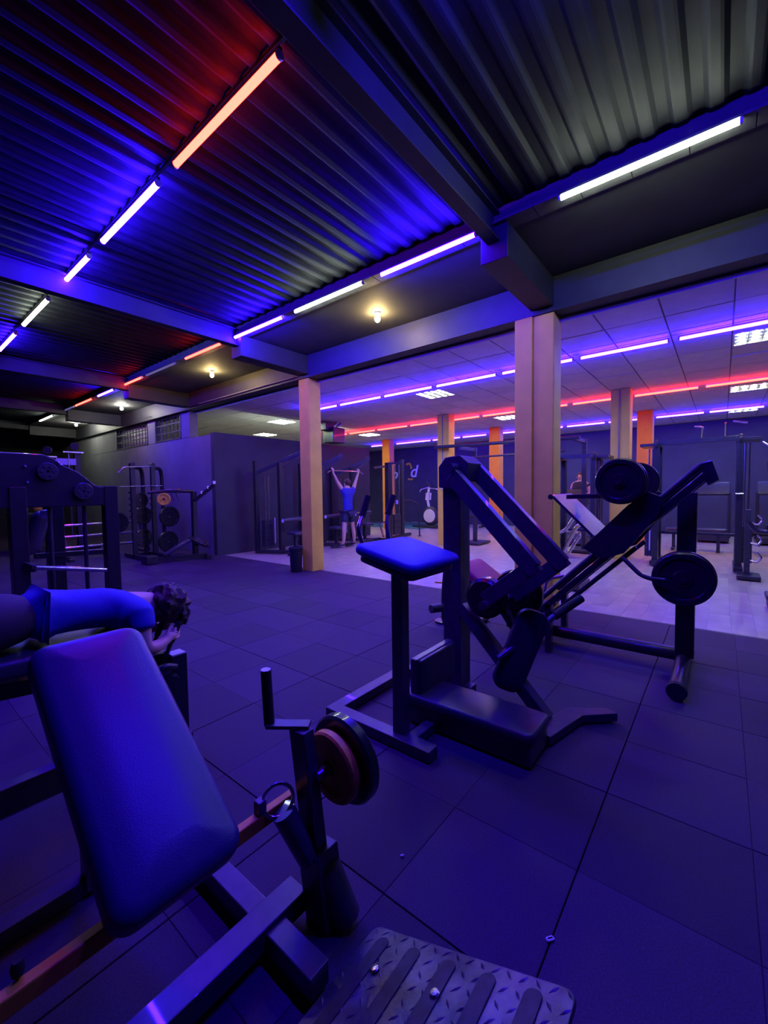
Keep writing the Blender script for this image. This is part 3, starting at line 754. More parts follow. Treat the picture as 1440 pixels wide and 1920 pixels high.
sp = {'waist': (V(.62, 2.5, .835), (.155, .105)), 'chest': (V(.77, 2.5, .82), (.172, .108)), 'upper': (V(.89, 2.5, .815), (.155, .09))}
sp['hem'] = (V(.51, 2.50, .85), (.165, .118)); sp['tail'] = (V(.36, 2.50, .85), (.10, .07)); sp['col'] = (V(.955, 2.5, .795), (.07, .06))
for s, y in (('L', 2.345), ('R', 2.655)):
    sg = -1 if s == 'L' else 1
    sp['s' + s] = (V(.885, y, .765), .08); sp['m' + s] = (V(.885, y + sg * .015, .725), .07); sp['e' + s] = (V(.883, y + sg * .025, .695), .066)
skin('t_shirt', sp, chain('tail', 'hem', 'waist', 'chest', 'upper', 'col') + chain('upper', 'sL', 'mL', 'eL') + chain('upper', 'sR', 'mR', 'eR'), 'shirt_blue', pr)
tp = {'belt': (V(.56, 2.5, .845), (.14, .10)), 'pelvis': (V(.42, 2.5, .872), (.185, .145)), 'hipL': (V(.26, 2.405, .85), .135), 'hipR': (V(.26, 2.595, .85), .135), 'kneeL': (V(-.08, 2.40, .735), .078), 'kneeR': (V(-.08, 2.60, .735), .078), 'ankL': (V(-.43, 2.40, .72), .05), 'ankR': (V(-.43, 2.60, .72), .05)}
skin('trousers', tp, chain('belt', 'pelvis', 'hipL', 'kneeL', 'ankL') + chain('pelvis', 'hipR', 'kneeR', 'ankR'), 'trousers_black', pr)
hair_blob('hair', (1.085, 2.50, .775), .115, (1.0, .95, .95), .28, 22, 'hair', pr, 56)
hair_blob('hair_fringe', (1.165, 2.50, .70), .06, (.75, 1.1, 1.25), .35, 30, 'hair', pr, 36)

# ---------------------------------------------------------------- machine at the left edge with the curved side panel
m_ = thing('curved_panel_machine', 'black machine with a curved side panel at the left edge', 'gym machine', (1.1, 4.9, 0))
Y0 = 4.80
out = [(1.635, 1.49), (1.635, 1.30), (.40, 1.30), (.40, 1.78), (1.05, 1.775), (1.13, 1.74), (1.20, 1.68), (1.30, 1.63), (1.37, 1.57), (1.44, 1.50), (1.50, 1.485)]
B('side_panel', 'black_steel', m_, lambda b: b.prism([(x, Y0 - .05, z) for x, z in out], (0, .10, 0)), .01)
for k, (x, z) in enumerate(((1.07, 1.62), (1.335, 1.44))):
    pu = MB().lathe([(.01, -.02), (.075, -.02), (.08, -.012), (.07, -.004), (.07, .004), (.08, .012), (.075, .02), (.01, .02)], (x, Y0 - .075, z), (0, 1, 0), 28).build('pulley', 'dark_steel', m_)
    for a in range(6):
        MB().box((x + .045 * math.cos(a * math.pi / 3), Y0 - .10, z + .045 * math.sin(a * math.pi / 3)), (.016, .008, .016)).build('spoke_lug', 'chrome', pu)
for x, z in ((.92, 1.66), (.93, 1.52), (1.27, 1.415), (1.16, 1.70)): MB().lathe([(0, .012), (.012, .01), (.016, 0)], (x, Y0 - .052, z), (0, -1, 0), 12).build('bolt', 'chrome', m_)
steel('front_post', (1.575, Y0, 0), (1.575, Y0, 1.49), .115, .115, m_, up=(1, 0, 0))
steel('rear_post', (.86, Y0, 0), (.86, Y0, 1.48), .13, .115, m_, up=(1, 0, 0))
steel('mid_post', (1.20, Y0 + .35, 0), (1.20, Y0 + .35, 1.35), .09, .14, m_, up=(1, 0, 0))
for x in (1.10, 1.37): MB().cyl((x, Y0 + .05, .05), (x, Y0 + .05, 1.32), .018, 12).build('guide_rod', 'dark_steel', m_)
MB().cyl((.92, Y0 - .10, .78), (1.50, Y0 - .06, .66), .022, 14).build('lever_bar', 'chrome', m_)
steel('lever_mount', (.88, Y0 - .05, .80), (.95, Y0 - .10, .76), .06, .06, m_)
MB().pad((1.03, Y0 + .22, 1.06), .16, .42, .08, (.8, .3, .2), (.25, 0, .95), .05, .03).build('arm_pad', 'vinyl', m_)
MB().box((1.075, Y0 + .12, 1.23), (.055, .03, .07)).build('pad_cap', 'sign_lilac', m_)
steel('rest_bar', (1.02, Y0 + .30, .83), (1.72, Y0 + .30, .80), .05, .05, m_)
steel('base', (.70, Y0, .04), (1.70, Y0, .04), .10, .08, m_); steel('base', (.86, Y0, .04), (.86, Y0 + .9, .04), .10, .08, m_); steel('base', (1.575, Y0, .04), (1.575, Y0 + .9, .04), .10, .08, m_)
wsm = MB()
for k in range(10): MB().box((1.235, Y0 + .06, .12 + k * .032), (.22, .10, .028)).build('stack_plate', 'dark_steel', m_)

# ---------------------------------------------------------------- equipment along the grey wall, far left
# half rack with pull-up bar
h = thing('half_rack', 'black half rack with a chrome pull-up bar by the grey wall', 'rack', (4.35, 10.6, 0))
RX = ((3.74, 10.0), (4.16, 10.0))
for k, (x, y) in enumerate(RX):
    p_ = steel('upright', (x, y, 0), (x, y, 2.05), .075, .09, h, up=(1, 0, 0))
    MB().lathe([(0, -.05), (.05, -.05), (.05, .05), (0, .05)], (x, y, 2.06), (0, 1, 0), 18).build('cap', 'black_steel', p_)
    for q in range(5): MB().bar((x - .06, y - .06, 1.42 - q * .13), (x - .12, y - .10, 1.46 - q * .13), .03, .03).build('bar_catch', 'black_steel', p_, .003)
    pipe('rear_frame', [(x, y + .05, 2.0), (x + .25, y + .20, 2.0), (x + .30, y + .25, 1.85), (x + .32, y + .25, .05)], .04, h, 'black_steel', .15)
    steel('foot', (x, y - .6, .05), (x, y + .5, .05), .09, .08, h)
pipe('pull_up_bar', [(3.44, 9.92, 1.86), (3.54, 9.94, 1.99), (4.20, 9.97, 2.04)], .018, h, 'chrome', .06)
steel('crossmember', (3.74, 10.3, .06), (4.16, 10.3, .06), .08, .06, h)
bb = thing('barbell', 'chrome barbell resting across the half rack', 'barbell', (4.0, 9.86, 1.58))
MB().cyl((3.42, 9.84, 1.575), (4.30, 9.86, 1.60), .013, 12).build('shaft', 'chrome', bb)
for x in (3.82, 3.92): MB().cyl((x, 9.85, 1.585), (x + .03, 9.85, 1.585), .02, 12).build('collar', 'chrome', bb)
GK = 'plates stored on the half rack'
for (x, y, z, r, lb) in ((3.96, 10.2, 1.28, .17, 'black weight plate highest on the half rack frame'), (4.0, 10.2, .93, .20, 'black weight plate at mid height inside the half rack'), (4.55, 10.12, .88, .24, 'large black weight plate right of the half rack'),
                         (4.0, 10.2, .42, .20, 'black weight plate low inside the half rack'), (4.50, 10.12, .30, .24, 'large black weight plate low at the right of the half rack'), (3.52, 10.3, .80, .22, 'black weight plate left of the half rack upright')):
    pl_ = plate((x, y, z), r, .05, 'black_iron', lb, GK, (0, 0, math.pi / 2 + .1))
# low three-tier bar rack
k3 = thing('bar_rack', 'low three-rail bar rack behind the half rack', 'rack', (3.6, 11.2, 0))
for z, y in ((.28, 10.9), (.50, 11.1), (.74, 11.3)): MB().cyl((2.7, y, z), (4.4, y, z), .03, 12).build('rail', 'chrome', k3)
for x in (2.75, 4.35): steel('side_frame', (x, 10.85, .06), (x, 11.4, .86), .06, .06, k3)
for x in (2.75, 4.35): steel('foot', (x, 10.6, .03), (x, 11.6, .03), .08, .06, k3)
# cable tower with round pulleys on top
c5 = thing('pulley_tower', 'tall cable tower with pulleys on top behind the curved panel', 'gym machine', (3.2, 13.2, 0))
for x, ht in ((3.05, 2.38), (3.62, 2.52)):
    steel('column', (x, 13.2, 0), (x, 13.2, ht), .13, .13, c5, 'dark_steel', up=(1, 0, 0))
    MB().cyl((x - .2, 13.1, .3), (x - .2, 13.1, ht - .05), .022, 10).build('guide_rod', 'chrome', c5)
    MB().bar((x - .32, 13.15, ht), (x + .12, 13.15, ht), .16, .03).build('top_plate', 'chrome', c5)
    MB().lathe([(.01, -.02), (.09, -.02), (.10, 0), (.09, .02), (.01, .02)], (x - .05, 13.15, ht + .16), (.5, 1, 0), 22).build('pulley', 'dark_steel', c5)
MB().box((3.36, 13.1, 2.27), (.42, .02, .16)).build('name_plate', 'sign_lilac', c5)
steel('base', (2.7, 13.2, .05), (4.0, 13.2, .05), .5, .08, c5)
steel('arm', (3.65, 13.1, 1.62), (4.30, 12.7, 1.2), .06, .06, c5)
# row station with Y arms near the wall
r2 = thing('lever_row_station', 'lever row station with a tilted pad and Y-shaped arm by the wall', 'gym machine', (4.1, 8.9, 0))
steel('stem', (4.55, 8.95, .1), (4.55, 8.95, 1.45), .11, .09, r2, up=(1, 0, 0))
steel('arm', (4.55, 8.90, 1.26), (4.82, 8.55, 1.60), .09, .06, r2)
for q in (.30, .62, .92): MB().box(V(4.55, 8.87, 1.30) + V(.27, -.35, .34) * q + V(0, -.02, .03), (.05, .03, .06)).build('reflector', 'paper', r2)
pipe('lever', [(4.55, 8.95, 1.46), (4.05, 9.15, 1.47), (3.75, 9.3, 1.44)], .035, r2, 'black_steel', .05)
MB().cyl((4.30, 9.02, 1.50), (4.02, 9.14, 1.50), .02, 10).build('lever_grip', 'chrome', r2)
for q in (4.12, 4.22): steel('hanger', (q, 9.08, 1.46), (q + .06, 9.06, 1.26), .02, .02, r2)
MB().pad((4.13, 8.85, .30), .24, .62, .06, (.35, .9, 0), (.80, -.30, .48), .03, .012).build('tilted_pad', 'vinyl', r2)
B('foot_box', 'black_steel', r2, lambda b: b.box((3.62, 9.0, .09), (.22, .30, .16)), .01)
steel('base_beam', (3.62, 9.0, .08), (4.72, 8.75, .08), .08, .07, r2); steel('foot', (4.62, 8.5, .05), (4.78, 9.0, .05), .09, .09, r2)
plate((4.52, 8.72, .38), .23, .06, 'black_iron', 'big black weight plate lying tilted on the row station', 'plates on the lever row station', (0, -1.05, -.6))
plate((3.98, 9.08, 1.30), .13, .04, 'tan_iron', 'tan weight plate hanging on the row station lever', 'plates on the lever row station', (0, 0, .9))
# yellow kettlebells on the far floor
for (x, y, z), lb in (((2.62, 14.0, 1.06), 'yellow kettlebell seen through the curved panel machine'), ((3.05, 14.6, 1.06), 'smaller yellow kettlebell further right on the shelf')):
    kb = thing('kettlebell', lb, 'kettlebell', (x, y, z - .11), 'yellow kettlebells on the far shelf')
    MB().ball((x, y, z), .11, 16).build('body', 'yellow_iron', kb)
    pipe('handle', [(x - .06, y, z + .08), (x - .05, y, z + .18), (x + .05, y, z + .18), (x + .06, y, z + .08)], .014, kb, 'yellow_iron', .04)
sf = thing('shelf', 'dark low shelf holding the yellow kettlebells', 'shelf', (2.85, 14.3, 0))
MB().box((2.85, 14.3, .93), (.9, 1.0, .04)).build('board', 'dark_steel', sf)
for x in (2.45, 3.25):
    for y in (13.85, 14.75): steel('leg', (x, y, 0), (x, y, .91), .04, .04, sf, up=(1, 0, 0))

# bin by the tan column
bn = thing('rubbish_bin', 'small black rubbish bin at the foot of the tan column', 'bin', (4.80, 5.86, 0))
MB().lathe([(0, .004), (.095, .004), (.10, .02), (.115, .42), (.108, .425), (.10, .40), (.0, .39)], (4.80, 5.87, 0), (0, 0, 1), 24).build('tub', 'bin_black', bn)
MB().lathe([(.11, .36), (.125, .39), (.124, .43), (.112, .44), (.10, .41)], (4.80, 5.87, 0), (0, 0, 1), 24).build('bag_rim', 'grip', bn)

# ================================================================== MACHINE HALL
def pulldown(x, y, label, ht=2.15, seat=True):
    """lat pulldown facing away from the partition (+Y is the wall side)"""
    t = thing('pulldown_machine', label, 'gym machine', (x, y, 0), 'pulldown machines along the partition')
    steel('rear_post', (x - .32, y + .42, 0), (x - .32, y + .42, ht), .09, .09, t, up=(1, 0, 0))
    steel('front_post', (x + .02, y - .05, 0), (x + .02, y - .05, ht - .05), .09, .12, t, up=(1, 0, 0))
    steel('boom', (x - .30, y + .40, ht - .28), (x + .42, y - .35, ht + .20), .06, .08, t)
    steel('boom_strut', (x + .06, y - .06, ht - .18), (x + .40, y - .35, ht + .12), .04, .05, t)
    MB().lathe([(.01, -.02), (.055, -.02), (.06, 0), (.055, .02), (.01, .02)], (x + .40, y - .36, ht + .20), (1, .9, 0), 18).build('pulley', 'dark_steel', t)
    MB().cyl((x + .42, y - .38, ht + .15), (x + .42, y - .38, 1.97), .005, 6).build('cable', 'cable', t)
    for dx in (-.20, -.10): MB().cyl((x + dx, y + .25, .15), (x + dx, y + .25, ht - .35), .012, 8).build('guide_rod', 'chrome', t)
    for k in range(14): MB().box((x - .15, y + .25, .16 + k * .045), (.24, .14, .040)).build('stack_plate', 'dark_steel', t)
    MB().box((x - .03, y + .13, .52), (.025, .006, .60)).build('weight_scale', 'paper', t)
    sq = MB().cyl((x - .18, y - .36, .77), (x + .42, y - .42, .80), .05, 16).build('thigh_roller', 'vinyl', t)
    MB().cyl((x - .185, y - .36, .77), (x - .175, y - .36, .77), .045, 16).build('roller_cap', 'paper', sq)
    MB().pad((x + .10, y - .50, .48), .36, .34, .07, (1, 0, 0), (0, 1, 0), .05, .025).build('seat', 'vinyl', t)
    steel('seat_post', (x + .10, y - .45, 0), (x + .10, y - .45, .45), .07, .07, t, up=(1, 0, 0))
    steel('thigh_arm', (x + .04, y - .1, .72), (x + .10, y - .40, .78), .05, .05, t)
    steel('base', (x - .32, y + .42, .04), (x + .30, y - .75, .04), .09, .07, t)
    steel('foot', (x - .25, y - .62, .04), (x + .50, y - .68, .04), .08, .07, t)
    return t
def pull_bar(x, y, z, w, label, tilt=.0):
    t = thing('pulldown_bar', label, 'bar', (x, y, z), 'pulldown bars')
    pipe('bar', [(x - w / 2 - .10, y, z - .06), (x - w / 2 + .02, y, z), (x + w / 2 - .02, y, z + tilt), (x + w / 2 + .10, y, z - .06 + tilt)], .016, t, 'chrome', .05)
    return t
pulldown(6.12, 8.05, 'pulldown machine left of the tan column')
pulldown(7.62, 8.25, 'pulldown machine used by the standing person')
pulldown(8.85, 8.35, 'pulldown machine right of the standing person')
pull_bar(7.86, 7.56, 1.935, 1.10, 'chrome pulldown bar in the standing person\'s hands')

# standing person, back to the camera
sd = thing('person', 'person in a blue t-shirt and dark shorts gripping the pulldown bar', 'person', (7.86, 7.5, 0))
X0, YY = 7.86, 7.50
q = {'pelvis': (V(X0, YY, .93), (.10, .07)), 'waist': (V(X0, YY, 1.10), (.09, .06)), 'chest': (V(X0, YY, 1.30), (.115, .07)), 'upper': (V(X0, YY, 1.43), (.10, .055)), 'neck': (V(X0, YY + .01, 1.515), .052),
     'head': (V(X0, YY + .03, 1.61), (.075, .088)), 'crown': (V(X0, YY + .02, 1.68), (.062, .072)), 'nose': (V(X0, YY + .125, 1.60), .014)}
ed = chain('pelvis', 'waist', 'chest', 'upper', 'neck', 'head', 'crown') + [('head', 'nose')]
for s, sg in (('L', -1), ('R', 1)):
    q['hip' + s] = (V(X0 + sg * .10, YY, .86), .07); q['knee' + s] = (V(X0 + sg * .165, YY + .0, .48), .056); q['calf' + s] = (V(X0 + sg * .18, YY - .02, .34), .055)
    q['ank' + s] = (V(X0 + sg * .20, YY - .01, .09), .036); q['ball' + s] = (V(X0 + sg * .22, YY + .10, .04), .034); q['toe' + s] = (V(X0 + sg * .23, YY + .18, .035), .028)
    q['sh' + s] = (V(X0 + sg * .195, YY, 1.45), .062); q['el' + s] = (V(X0 + sg * .335, YY + .03, 1.66), .042); q['wr' + s] = (V(X0 + sg * .46, YY + .05, 1.88), .026)
    ed += chain('pelvis', 'hip' + s, 'knee' + s, 'calf' + s, 'ank' + s, 'ball' + s, 'toe' + s) + chain('upper', 'sh' + s, 'el' + s, 'wr' + s)
    hand(q, ed, 'h' + s, 'wr' + s, V(X0 + sg * .475, YY + .035, 1.93), (sg * .2, .1, 1), (-sg, 0, .1), .9, (0, 1, -.1))
skin('body', q, ed, 'skin', sd)
ts = {'waist': (V(X0, YY, 1.10), (.15, .11)), 'chest': (V(X0, YY, 1.30), (.185, .12)), 'upper': (V(X0, YY, 1.43), (.165, .10))}
ts['hem'] = (V(X0, YY, .90), (.168, .125)); ts['col'] = (V(X0, YY, 1.49), (.075, .06))
for s, sg in (('L', -1), ('R', 1)):
    ts['s' + s] = (V(X0 + sg * .185, YY, 1.445), .078); ts['m' + s] = (V(X0 + sg * .235, YY + .01, 1.515), .068)
skin('t_shirt', ts, chain('hem', 'waist', 'chest', 'upper', 'col') + chain('upper', 'sL', 'mL') + chain('upper', 'sR', 'mR'), 'shirt_blue', sd)
so = {'pelvis': (V(X0, YY, .92), (.162, .12))}
for s, sg in (('L', -1), ('R', 1)):
    so['hip' + s] = (V(X0 + sg * .095, YY, .84), .105); so['th' + s] = (V(X0 + sg * .14, YY, .60), .092)
skin('shorts', so, chain('pelvis', 'hipL', 'thL') + chain('pelvis', 'hipR', 'thR'), 'shorts_navy', sd)
hair_blob('hair', (X0, YY + .005, 1.645), .10, (.86, .95, 1.0), .12, 14, 'hair', sd, 30)
for sg in (-1, 1):
    MB().ball((X0 + sg * .085, YY + .02, 1.60), .022, 8, (.5, .8, 1.3)).build('ear', 'skin', sd)
    MB().ball((X0 + sg * .03, YY + .108, 1.625), .011, 8).build('eye', 'eye', sd)
    shb = skin('shoe', {'heel': (V(X0 + sg * .195, YY - .045, .045), .042), 'mid': (V(X0 + sg * .21, YY + .05, .045), .044), 'toe': (V(X0 + sg * .235, YY + .20, .04), .038)}, chain('heel', 'mid', 'toe'), 'shoe', sd)
    skin('sole', {'heel': (V(X0 + sg * .195, YY - .05, .015), (.046, .014)), 'toe': (V(X0 + sg * .237, YY + .21, .015), (.042, .014))}, chain('heel', 'toe'), 'sole', shb, sub=1)
MB().ball((X0, YY + .112, 1.565), .018, 8, (1.3, .5, .5)).build('mouth', 'lip', sd)

# tall cable column standing in the open floor
ct_ = thing('cable_column', 'dark cable column with chrome rods right of the standing person', 'gym machine', (9.9, 7.5, 0))
steel('column', (9.55, 7.50, 0), (9.55, 7.50, 2.22), .13, .16, ct_, up=(1, 0, 0))
steel('column', (10.45, 7.68, 0), (10.45, 7.68, 2.36), .10, .12, ct_, 'dark_steel', up=(1, 0, 0))
steel('top_beam', (9.55, 7.50, 2.20), (10.45, 7.68, 2.26), .06, .06, ct_)
for x in (9.80, 9.95, 10.15): MB().cyl((x, 7.56, .1), (x, 7.56, 2.2), .014, 8).build('guide_rod', 'chrome', ct_)
for k in range(12): MB().box((9.98, 7.58, .14 + k * .05), (.34, .16, .044)).build('stack_plate', 'dark_steel', ct_)
MB().box((9.9, 7.46, 1.08), (.10, .02, .12)).build('info_card', 'sign_lilac', ct_)
steel('base', (9.2, 7.45, .04), (10.9, 7.72, .04), .12, .08, ct_)
pipe('brace', [(9.3, 7.5, .12), (9.45, 7.75, .45), (9.5, 7.6, .52)], .03, ct_, 'chrome', .05)
steel('arm', (9.50, 7.52, 2.12), (9.02, 7.60, 2.06), .05, .06, ct_)
rl = thing('hand_rail', 'bent black hand rail right of the cable column', 'rail', (10.8, 7.36, 0))
pipe('rail', [(10.4, 7.75, 1.12), (10.65, 7.5, 1.12), (10.82, 7.34, 1.02), (10.84, 7.30, 0)], .022, rl, 'black_steel', .1)
MB().lathe([(0, .015), (.06, .015), (.06, 0)], (10.84, 7.30, 0), (0, 0, 1), 14).build('floor_flange', 'black_steel', rl)

# exercise bike on the green mat
gm = MB().box((14.2, 10.3, -.012), (2.6, 3.2, .012)).build('floor_mat', 'green_mat', None); tag(gm, 'green exercise mat on the floor behind the bike', 'mat')
eb = thing('exercise_bike', 'exercise bike with a big round flywheel left of the tan pillar', 'exercise bike', (13.7, 8.75, 0))
bx, by = 13.7, 8.75
MB().lathe([(0, -.10), (.30, -.10), (.36, -.06), (.36, .06), (.30, .10), (0, .10)], (bx, by - .05, .44), (1, 0, .0), 32).build('flywheel_cover', 'dark_steel', eb)
MB().lathe([(0, -.02), (.24, -.02), (.26, 0), (.24, .02), (0, .02)], (bx - .12, by - .05, .44), (1, 0, 0), 28).build('flywheel_disc', 'white_plastic', eb)
pipe('main_stem', [(bx, by, .60), (bx, by + .10, 1.05), (bx, by + .02, 1.55)], .05, eb, 'white_plastic', .1)
for s in (-.12, .12): MB().cyl((bx + s, by + .07, 1.05), (bx + s, by + .05, 1.32), .045, 12).build('moving_arm', 'white_plastic', eb)
steel('console_stem', (bx, by + .05, 1.35), (bx, by, 1.65), .08, .05, eb, 'dark_steel')
MB().pad((bx - .02, by - .04, 1.66), .30, .30, .04, (1, .0, 0), (0, .75, .6), .03, .012).build('console', 'dark_steel', eb)
pipe('handlebar', [(bx - .22, by + .30, 1.35), (bx - .2, by + .28, 1.45), (bx - .05, by + .05, 1.52), (bx + .2, by - .25, 1.45), (bx + .2, by - .28, 1.35)], .018, eb, 'chrome', .06)
steel('base', (bx, by + .65, .04), (bx, by - .65, .04), .5, .07, eb, 'dark_steel')

# lettering on the back wall
sg_ = thing('wall_lettering', 'pale script letters with yellow flourishes on the back wall', 'sign', (15.98, 11.5, 2.2))
def letter(ch, y, z, size, m, name, ang=0.0):
    cu = bpy.data.curves.new(name, 'FONT'); cu.body = ch; cu.size = size; cu.extrude = .012; cu.bevel_depth = .006; cu.shear = .25
    o = bpy.data.objects.new(name, cu); COL.objects.link(o); o.parent = sg_
    o.location = V(15.975, y, z) - sg_.location
    o.rotation_euler = (math.pi / 2, ang, -math.pi / 2)
    cu.materials.append(MATS[m])
    bpy.context.view_layer.update()
    me = bpy.data.meshes.new_from_object(o.evaluated_get(bpy.context.evaluated_depsgraph_get()))
    n = bpy.data.objects.new(name, me); COL.objects.link(n); n.parent = sg_; n.location = o.location; n.rotation_euler = o.rotation_euler
    bpy.data.objects.remove(o); return n
letter('p', 12.35, 1.98, .72, 'letter_white', 'letter')
letter('d', 11.28, 2.04, .78, 'letter_white', 'letter')
def flourish(pts, r): MB().tube(pts, r, .15, 10).build('flourish', 'letter_yellow', sg_)
flourish([(15.97, 11.45, 2.62), (15.97, 11.28, 2.68), (15.97, 11.20, 2.58), (15.97, 11.18, 2.42)], .05)
flourish([(15.97, 11.90, 1.86), (15.97, 11.80, 1.74), (15.97, 11.70, 1.76), (15.97, 11.68, 1.86)], .04)
flourish([(15.97, 11.36, 1.96), (15.97, 11.24, 1.92), (15.97, 11.10, 1.95)], .04)

# pull-up rig
rg_ = thing('pull_up_rig', 'dark pull-up rig with long bars behind the lever arms', 'rack', (9.7, 4.0, 0))
pipe('top_bar', [(9.3, 5.78, 2.51), (9.3, 2.3, 2.45)], .04, rg_, 'dark_steel')
pipe('lower_bar', [(9.35, 4.8, 2.19), (9.35, 2.6, 2.20)], .022, rg_, 'dark_steel')
for y in (5.05, 2.4): steel('upright', (10.1, y, 0), (10.1, y, 2.5), .09, .09, rg_, 'dark_steel', up=(1, 0, 0))
for y in (5.05, 2.4): steel('bracket', (9.28, y, 2.44), (10.1, y, 2.44), .06, .08, rg_, 'dark_steel')
for y in (5.05, 2.4): steel('foot', (9.8, y, .03), (10.5, y, .03), .5, .05, rg_, 'dark_steel')

# cable stations
def cable_tower(nm, x, y0, y1, ht, label, rods=True):
    t = thing(nm, label, 'gym machine', (x, (y0 + y1) / 2, 0), 'cable stations on the laminate floor')
    for y, s in ((y0, 1), (y1, -1)):
        for dx in (0, .46):
            steel('upright', (x + dx, y, 0), (x + dx, y, ht), .09, .11, t, up=(1, 0, 0))
        for dy in (-.02, .035): MB().cyl((x + .17, y + dy + s * .10, .1), (x + .17, y + dy + s * .10, ht - .1), .014, 8).build('guide_rod', 'chrome', t)
        for k in range(13): MB().box((x + .20, y + s * .11, .14 + k * .047), (.20, .14, .042)).build('stack_plate', 'dark_steel', t)
        MB().box((x + .10, y + s * .10, .50), (.006, .02, .55)).build('weight_scale', 'paper', t)
        steel('foot', (x - .25, y, .04), (x + .65, y, .04), .12, .07, t)
        steel('head_plate', (x - .04, y + s * .10, ht - .04), (x + .50, y + s * .10, ht - .04), .32, .05, t)
        MB().lathe([(.01, -.02), (.07, -.02), (.075, 0), (.07, .02), (.01, .02)], (x - .06, y, ht - .03), (0, 1, 0), 18).build('pulley', 'dark_steel', t)
        MB().cyl((x - .12, y, ht - .05), (x - .12, y, 1.3), .005, 6).build('cable', 'cable', t)
        MB().cyl((x - .12, y - .05, 1.28), (x - .12, y + .05, 1.28), .014, 8).build('handle', 'chrome', t)
    steel('top_beam', (x + .2, y0, ht), (x + .2, y1, ht), .08, .08, t)
    steel('low_beam', (x + .4, y0, .55), (x + .4, y1, .55), .06, .05, t)
    return t
cx = cable_tower('cable_crossover', 9.15, .95, -.22, 2.22, 'double cable tower with a top beam at the right edge')
pipe('pull_up_handle', [(9.15, .30, 2.25), (9.05, .28, 2.42), (9.05, .40, 2.44)], .016, cx, 'chrome', .04)
pipe('pull_up_handle', [(9.15, -.02, 2.25), (9.05, -.02, 2.46)], .016, cx, 'chrome', .04)
pipe('pull_up_handle', [(9.1, -.12, 2.48), (9.0, -.30, 2.42)], .018, cx, 'chrome', .04)
cable_tower('cable_crossover', 8.9, 2.62, 1.95, 2.05, 'narrow cable station between the thick column and the sled plates')
# attachment stand with chrome hooks
ah = thing('attachment_stand', 'chrome attachment stand with curved hooks at the foot of the right cable tower', 'stand', (8.45, -.33, 0))
steel('stem', (8.45, -.31, 0), (8.45, -.31, 1.05), .07, .07, ah, 'dark_steel', up=(1, 0, 0))
for z in (.28, .55, .85): pipe('hook', [(8.45, -.31, z), (8.40, -.43, z - .03), (8.40, -.48, z + .05), (8.42, -.42, z + .12)], .014, ah, 'chrome', .03)
MB().box((8.45, -.33, .03), (.40, .28, .06)).build('base', 'black_steel', ah, .01)
# arm machine with bent padded levers, at the right edge
am = thing('bent_arm_machine', 'black machine with bent padded arms cut by the right edge', 'gym machine', (7.6, -.65, 0))
pipe('bent_arm', [(7.4, -.28, .92), (7.38, -.36, .80), (7.38, -.50, .80), (7.38, -.55, .95), (7.38, -.55, 1.10)], .03, am, 'black_steel', .08)
MB().cyl((7.38, -.53, 1.10), (7.38, -.49, 1.72), .05, 14).build('arm_pad', 'grip', am)
pipe('top_arm', [(7.38, -.49, 1.70), (7.38, -.54, 1.78), (7.38, -.95, 1.80)], .035, am, 'black_steel', .05)
pipe('chain', [(7.38, -.5, 1.78), (7.40, -.46, 1.92), (7.45, -.40, 1.98)], .012, am, 'chrome', .03)
steel('frame', (7.6, -1.0, 0), (7.6, -1.0, 2.0), .10, .12, am, up=(1, 0, 0)); steel('base', (7.4, -.6, .04), (7.4, -1.4, .04), .12, .08, am)
steel('pivot_bar', (7.4, -.45, .86), (7.6, -1.0, .90), .06, .06, am)
# padded box cut by the right edge
pb = thing('step_box', 'small black padded box on the laminate at the right edge', 'box', (6.55, -.56, 0))
MB().pad((6.55, -.58, .13), .30, .34, .06, (1, 0, 0), (0, 1, 0), .03, .015).build('cushion', 'vinyl', pb)
MB().box((6.55, -.58, .05), (.26, .30, .10)).build('plinth', 'dark_steel', pb, .006)
# grab bars stand behind the thick column (chrome bent tubes)
cb = thing('dip_bar_stand', 'bent chrome dip bars between the thick column and the leg press sled', 'stand', (6.3, 1.75, 0))
steel('stem', (6.45, 1.92, 0), (6.45, 1.92, 1.0), .11, .11, cb, up=(1, 0, 0))
for z, yy in ((.78, 1.72), (.40, 1.70)):
    pipe('bar', [(6.42, 1.92, z), (6.25, 1.80, z), (6.2, 1.70, z + .05), (6.2, 1.52, z + .36)], .024, cb, 'chrome', .08)
pipe('bar', [(6.1, 1.95, .40), (6.0, 1.72, .42), (5.95, 1.60, .70), (5.9, 1.48, .92), (5.9, 1.36, .96)], .026, cb, 'chrome', .07)
MB().box((6.4, 1.8, .04), (.6, .6, .07)).build('base', 'dark_steel', cb, .01)

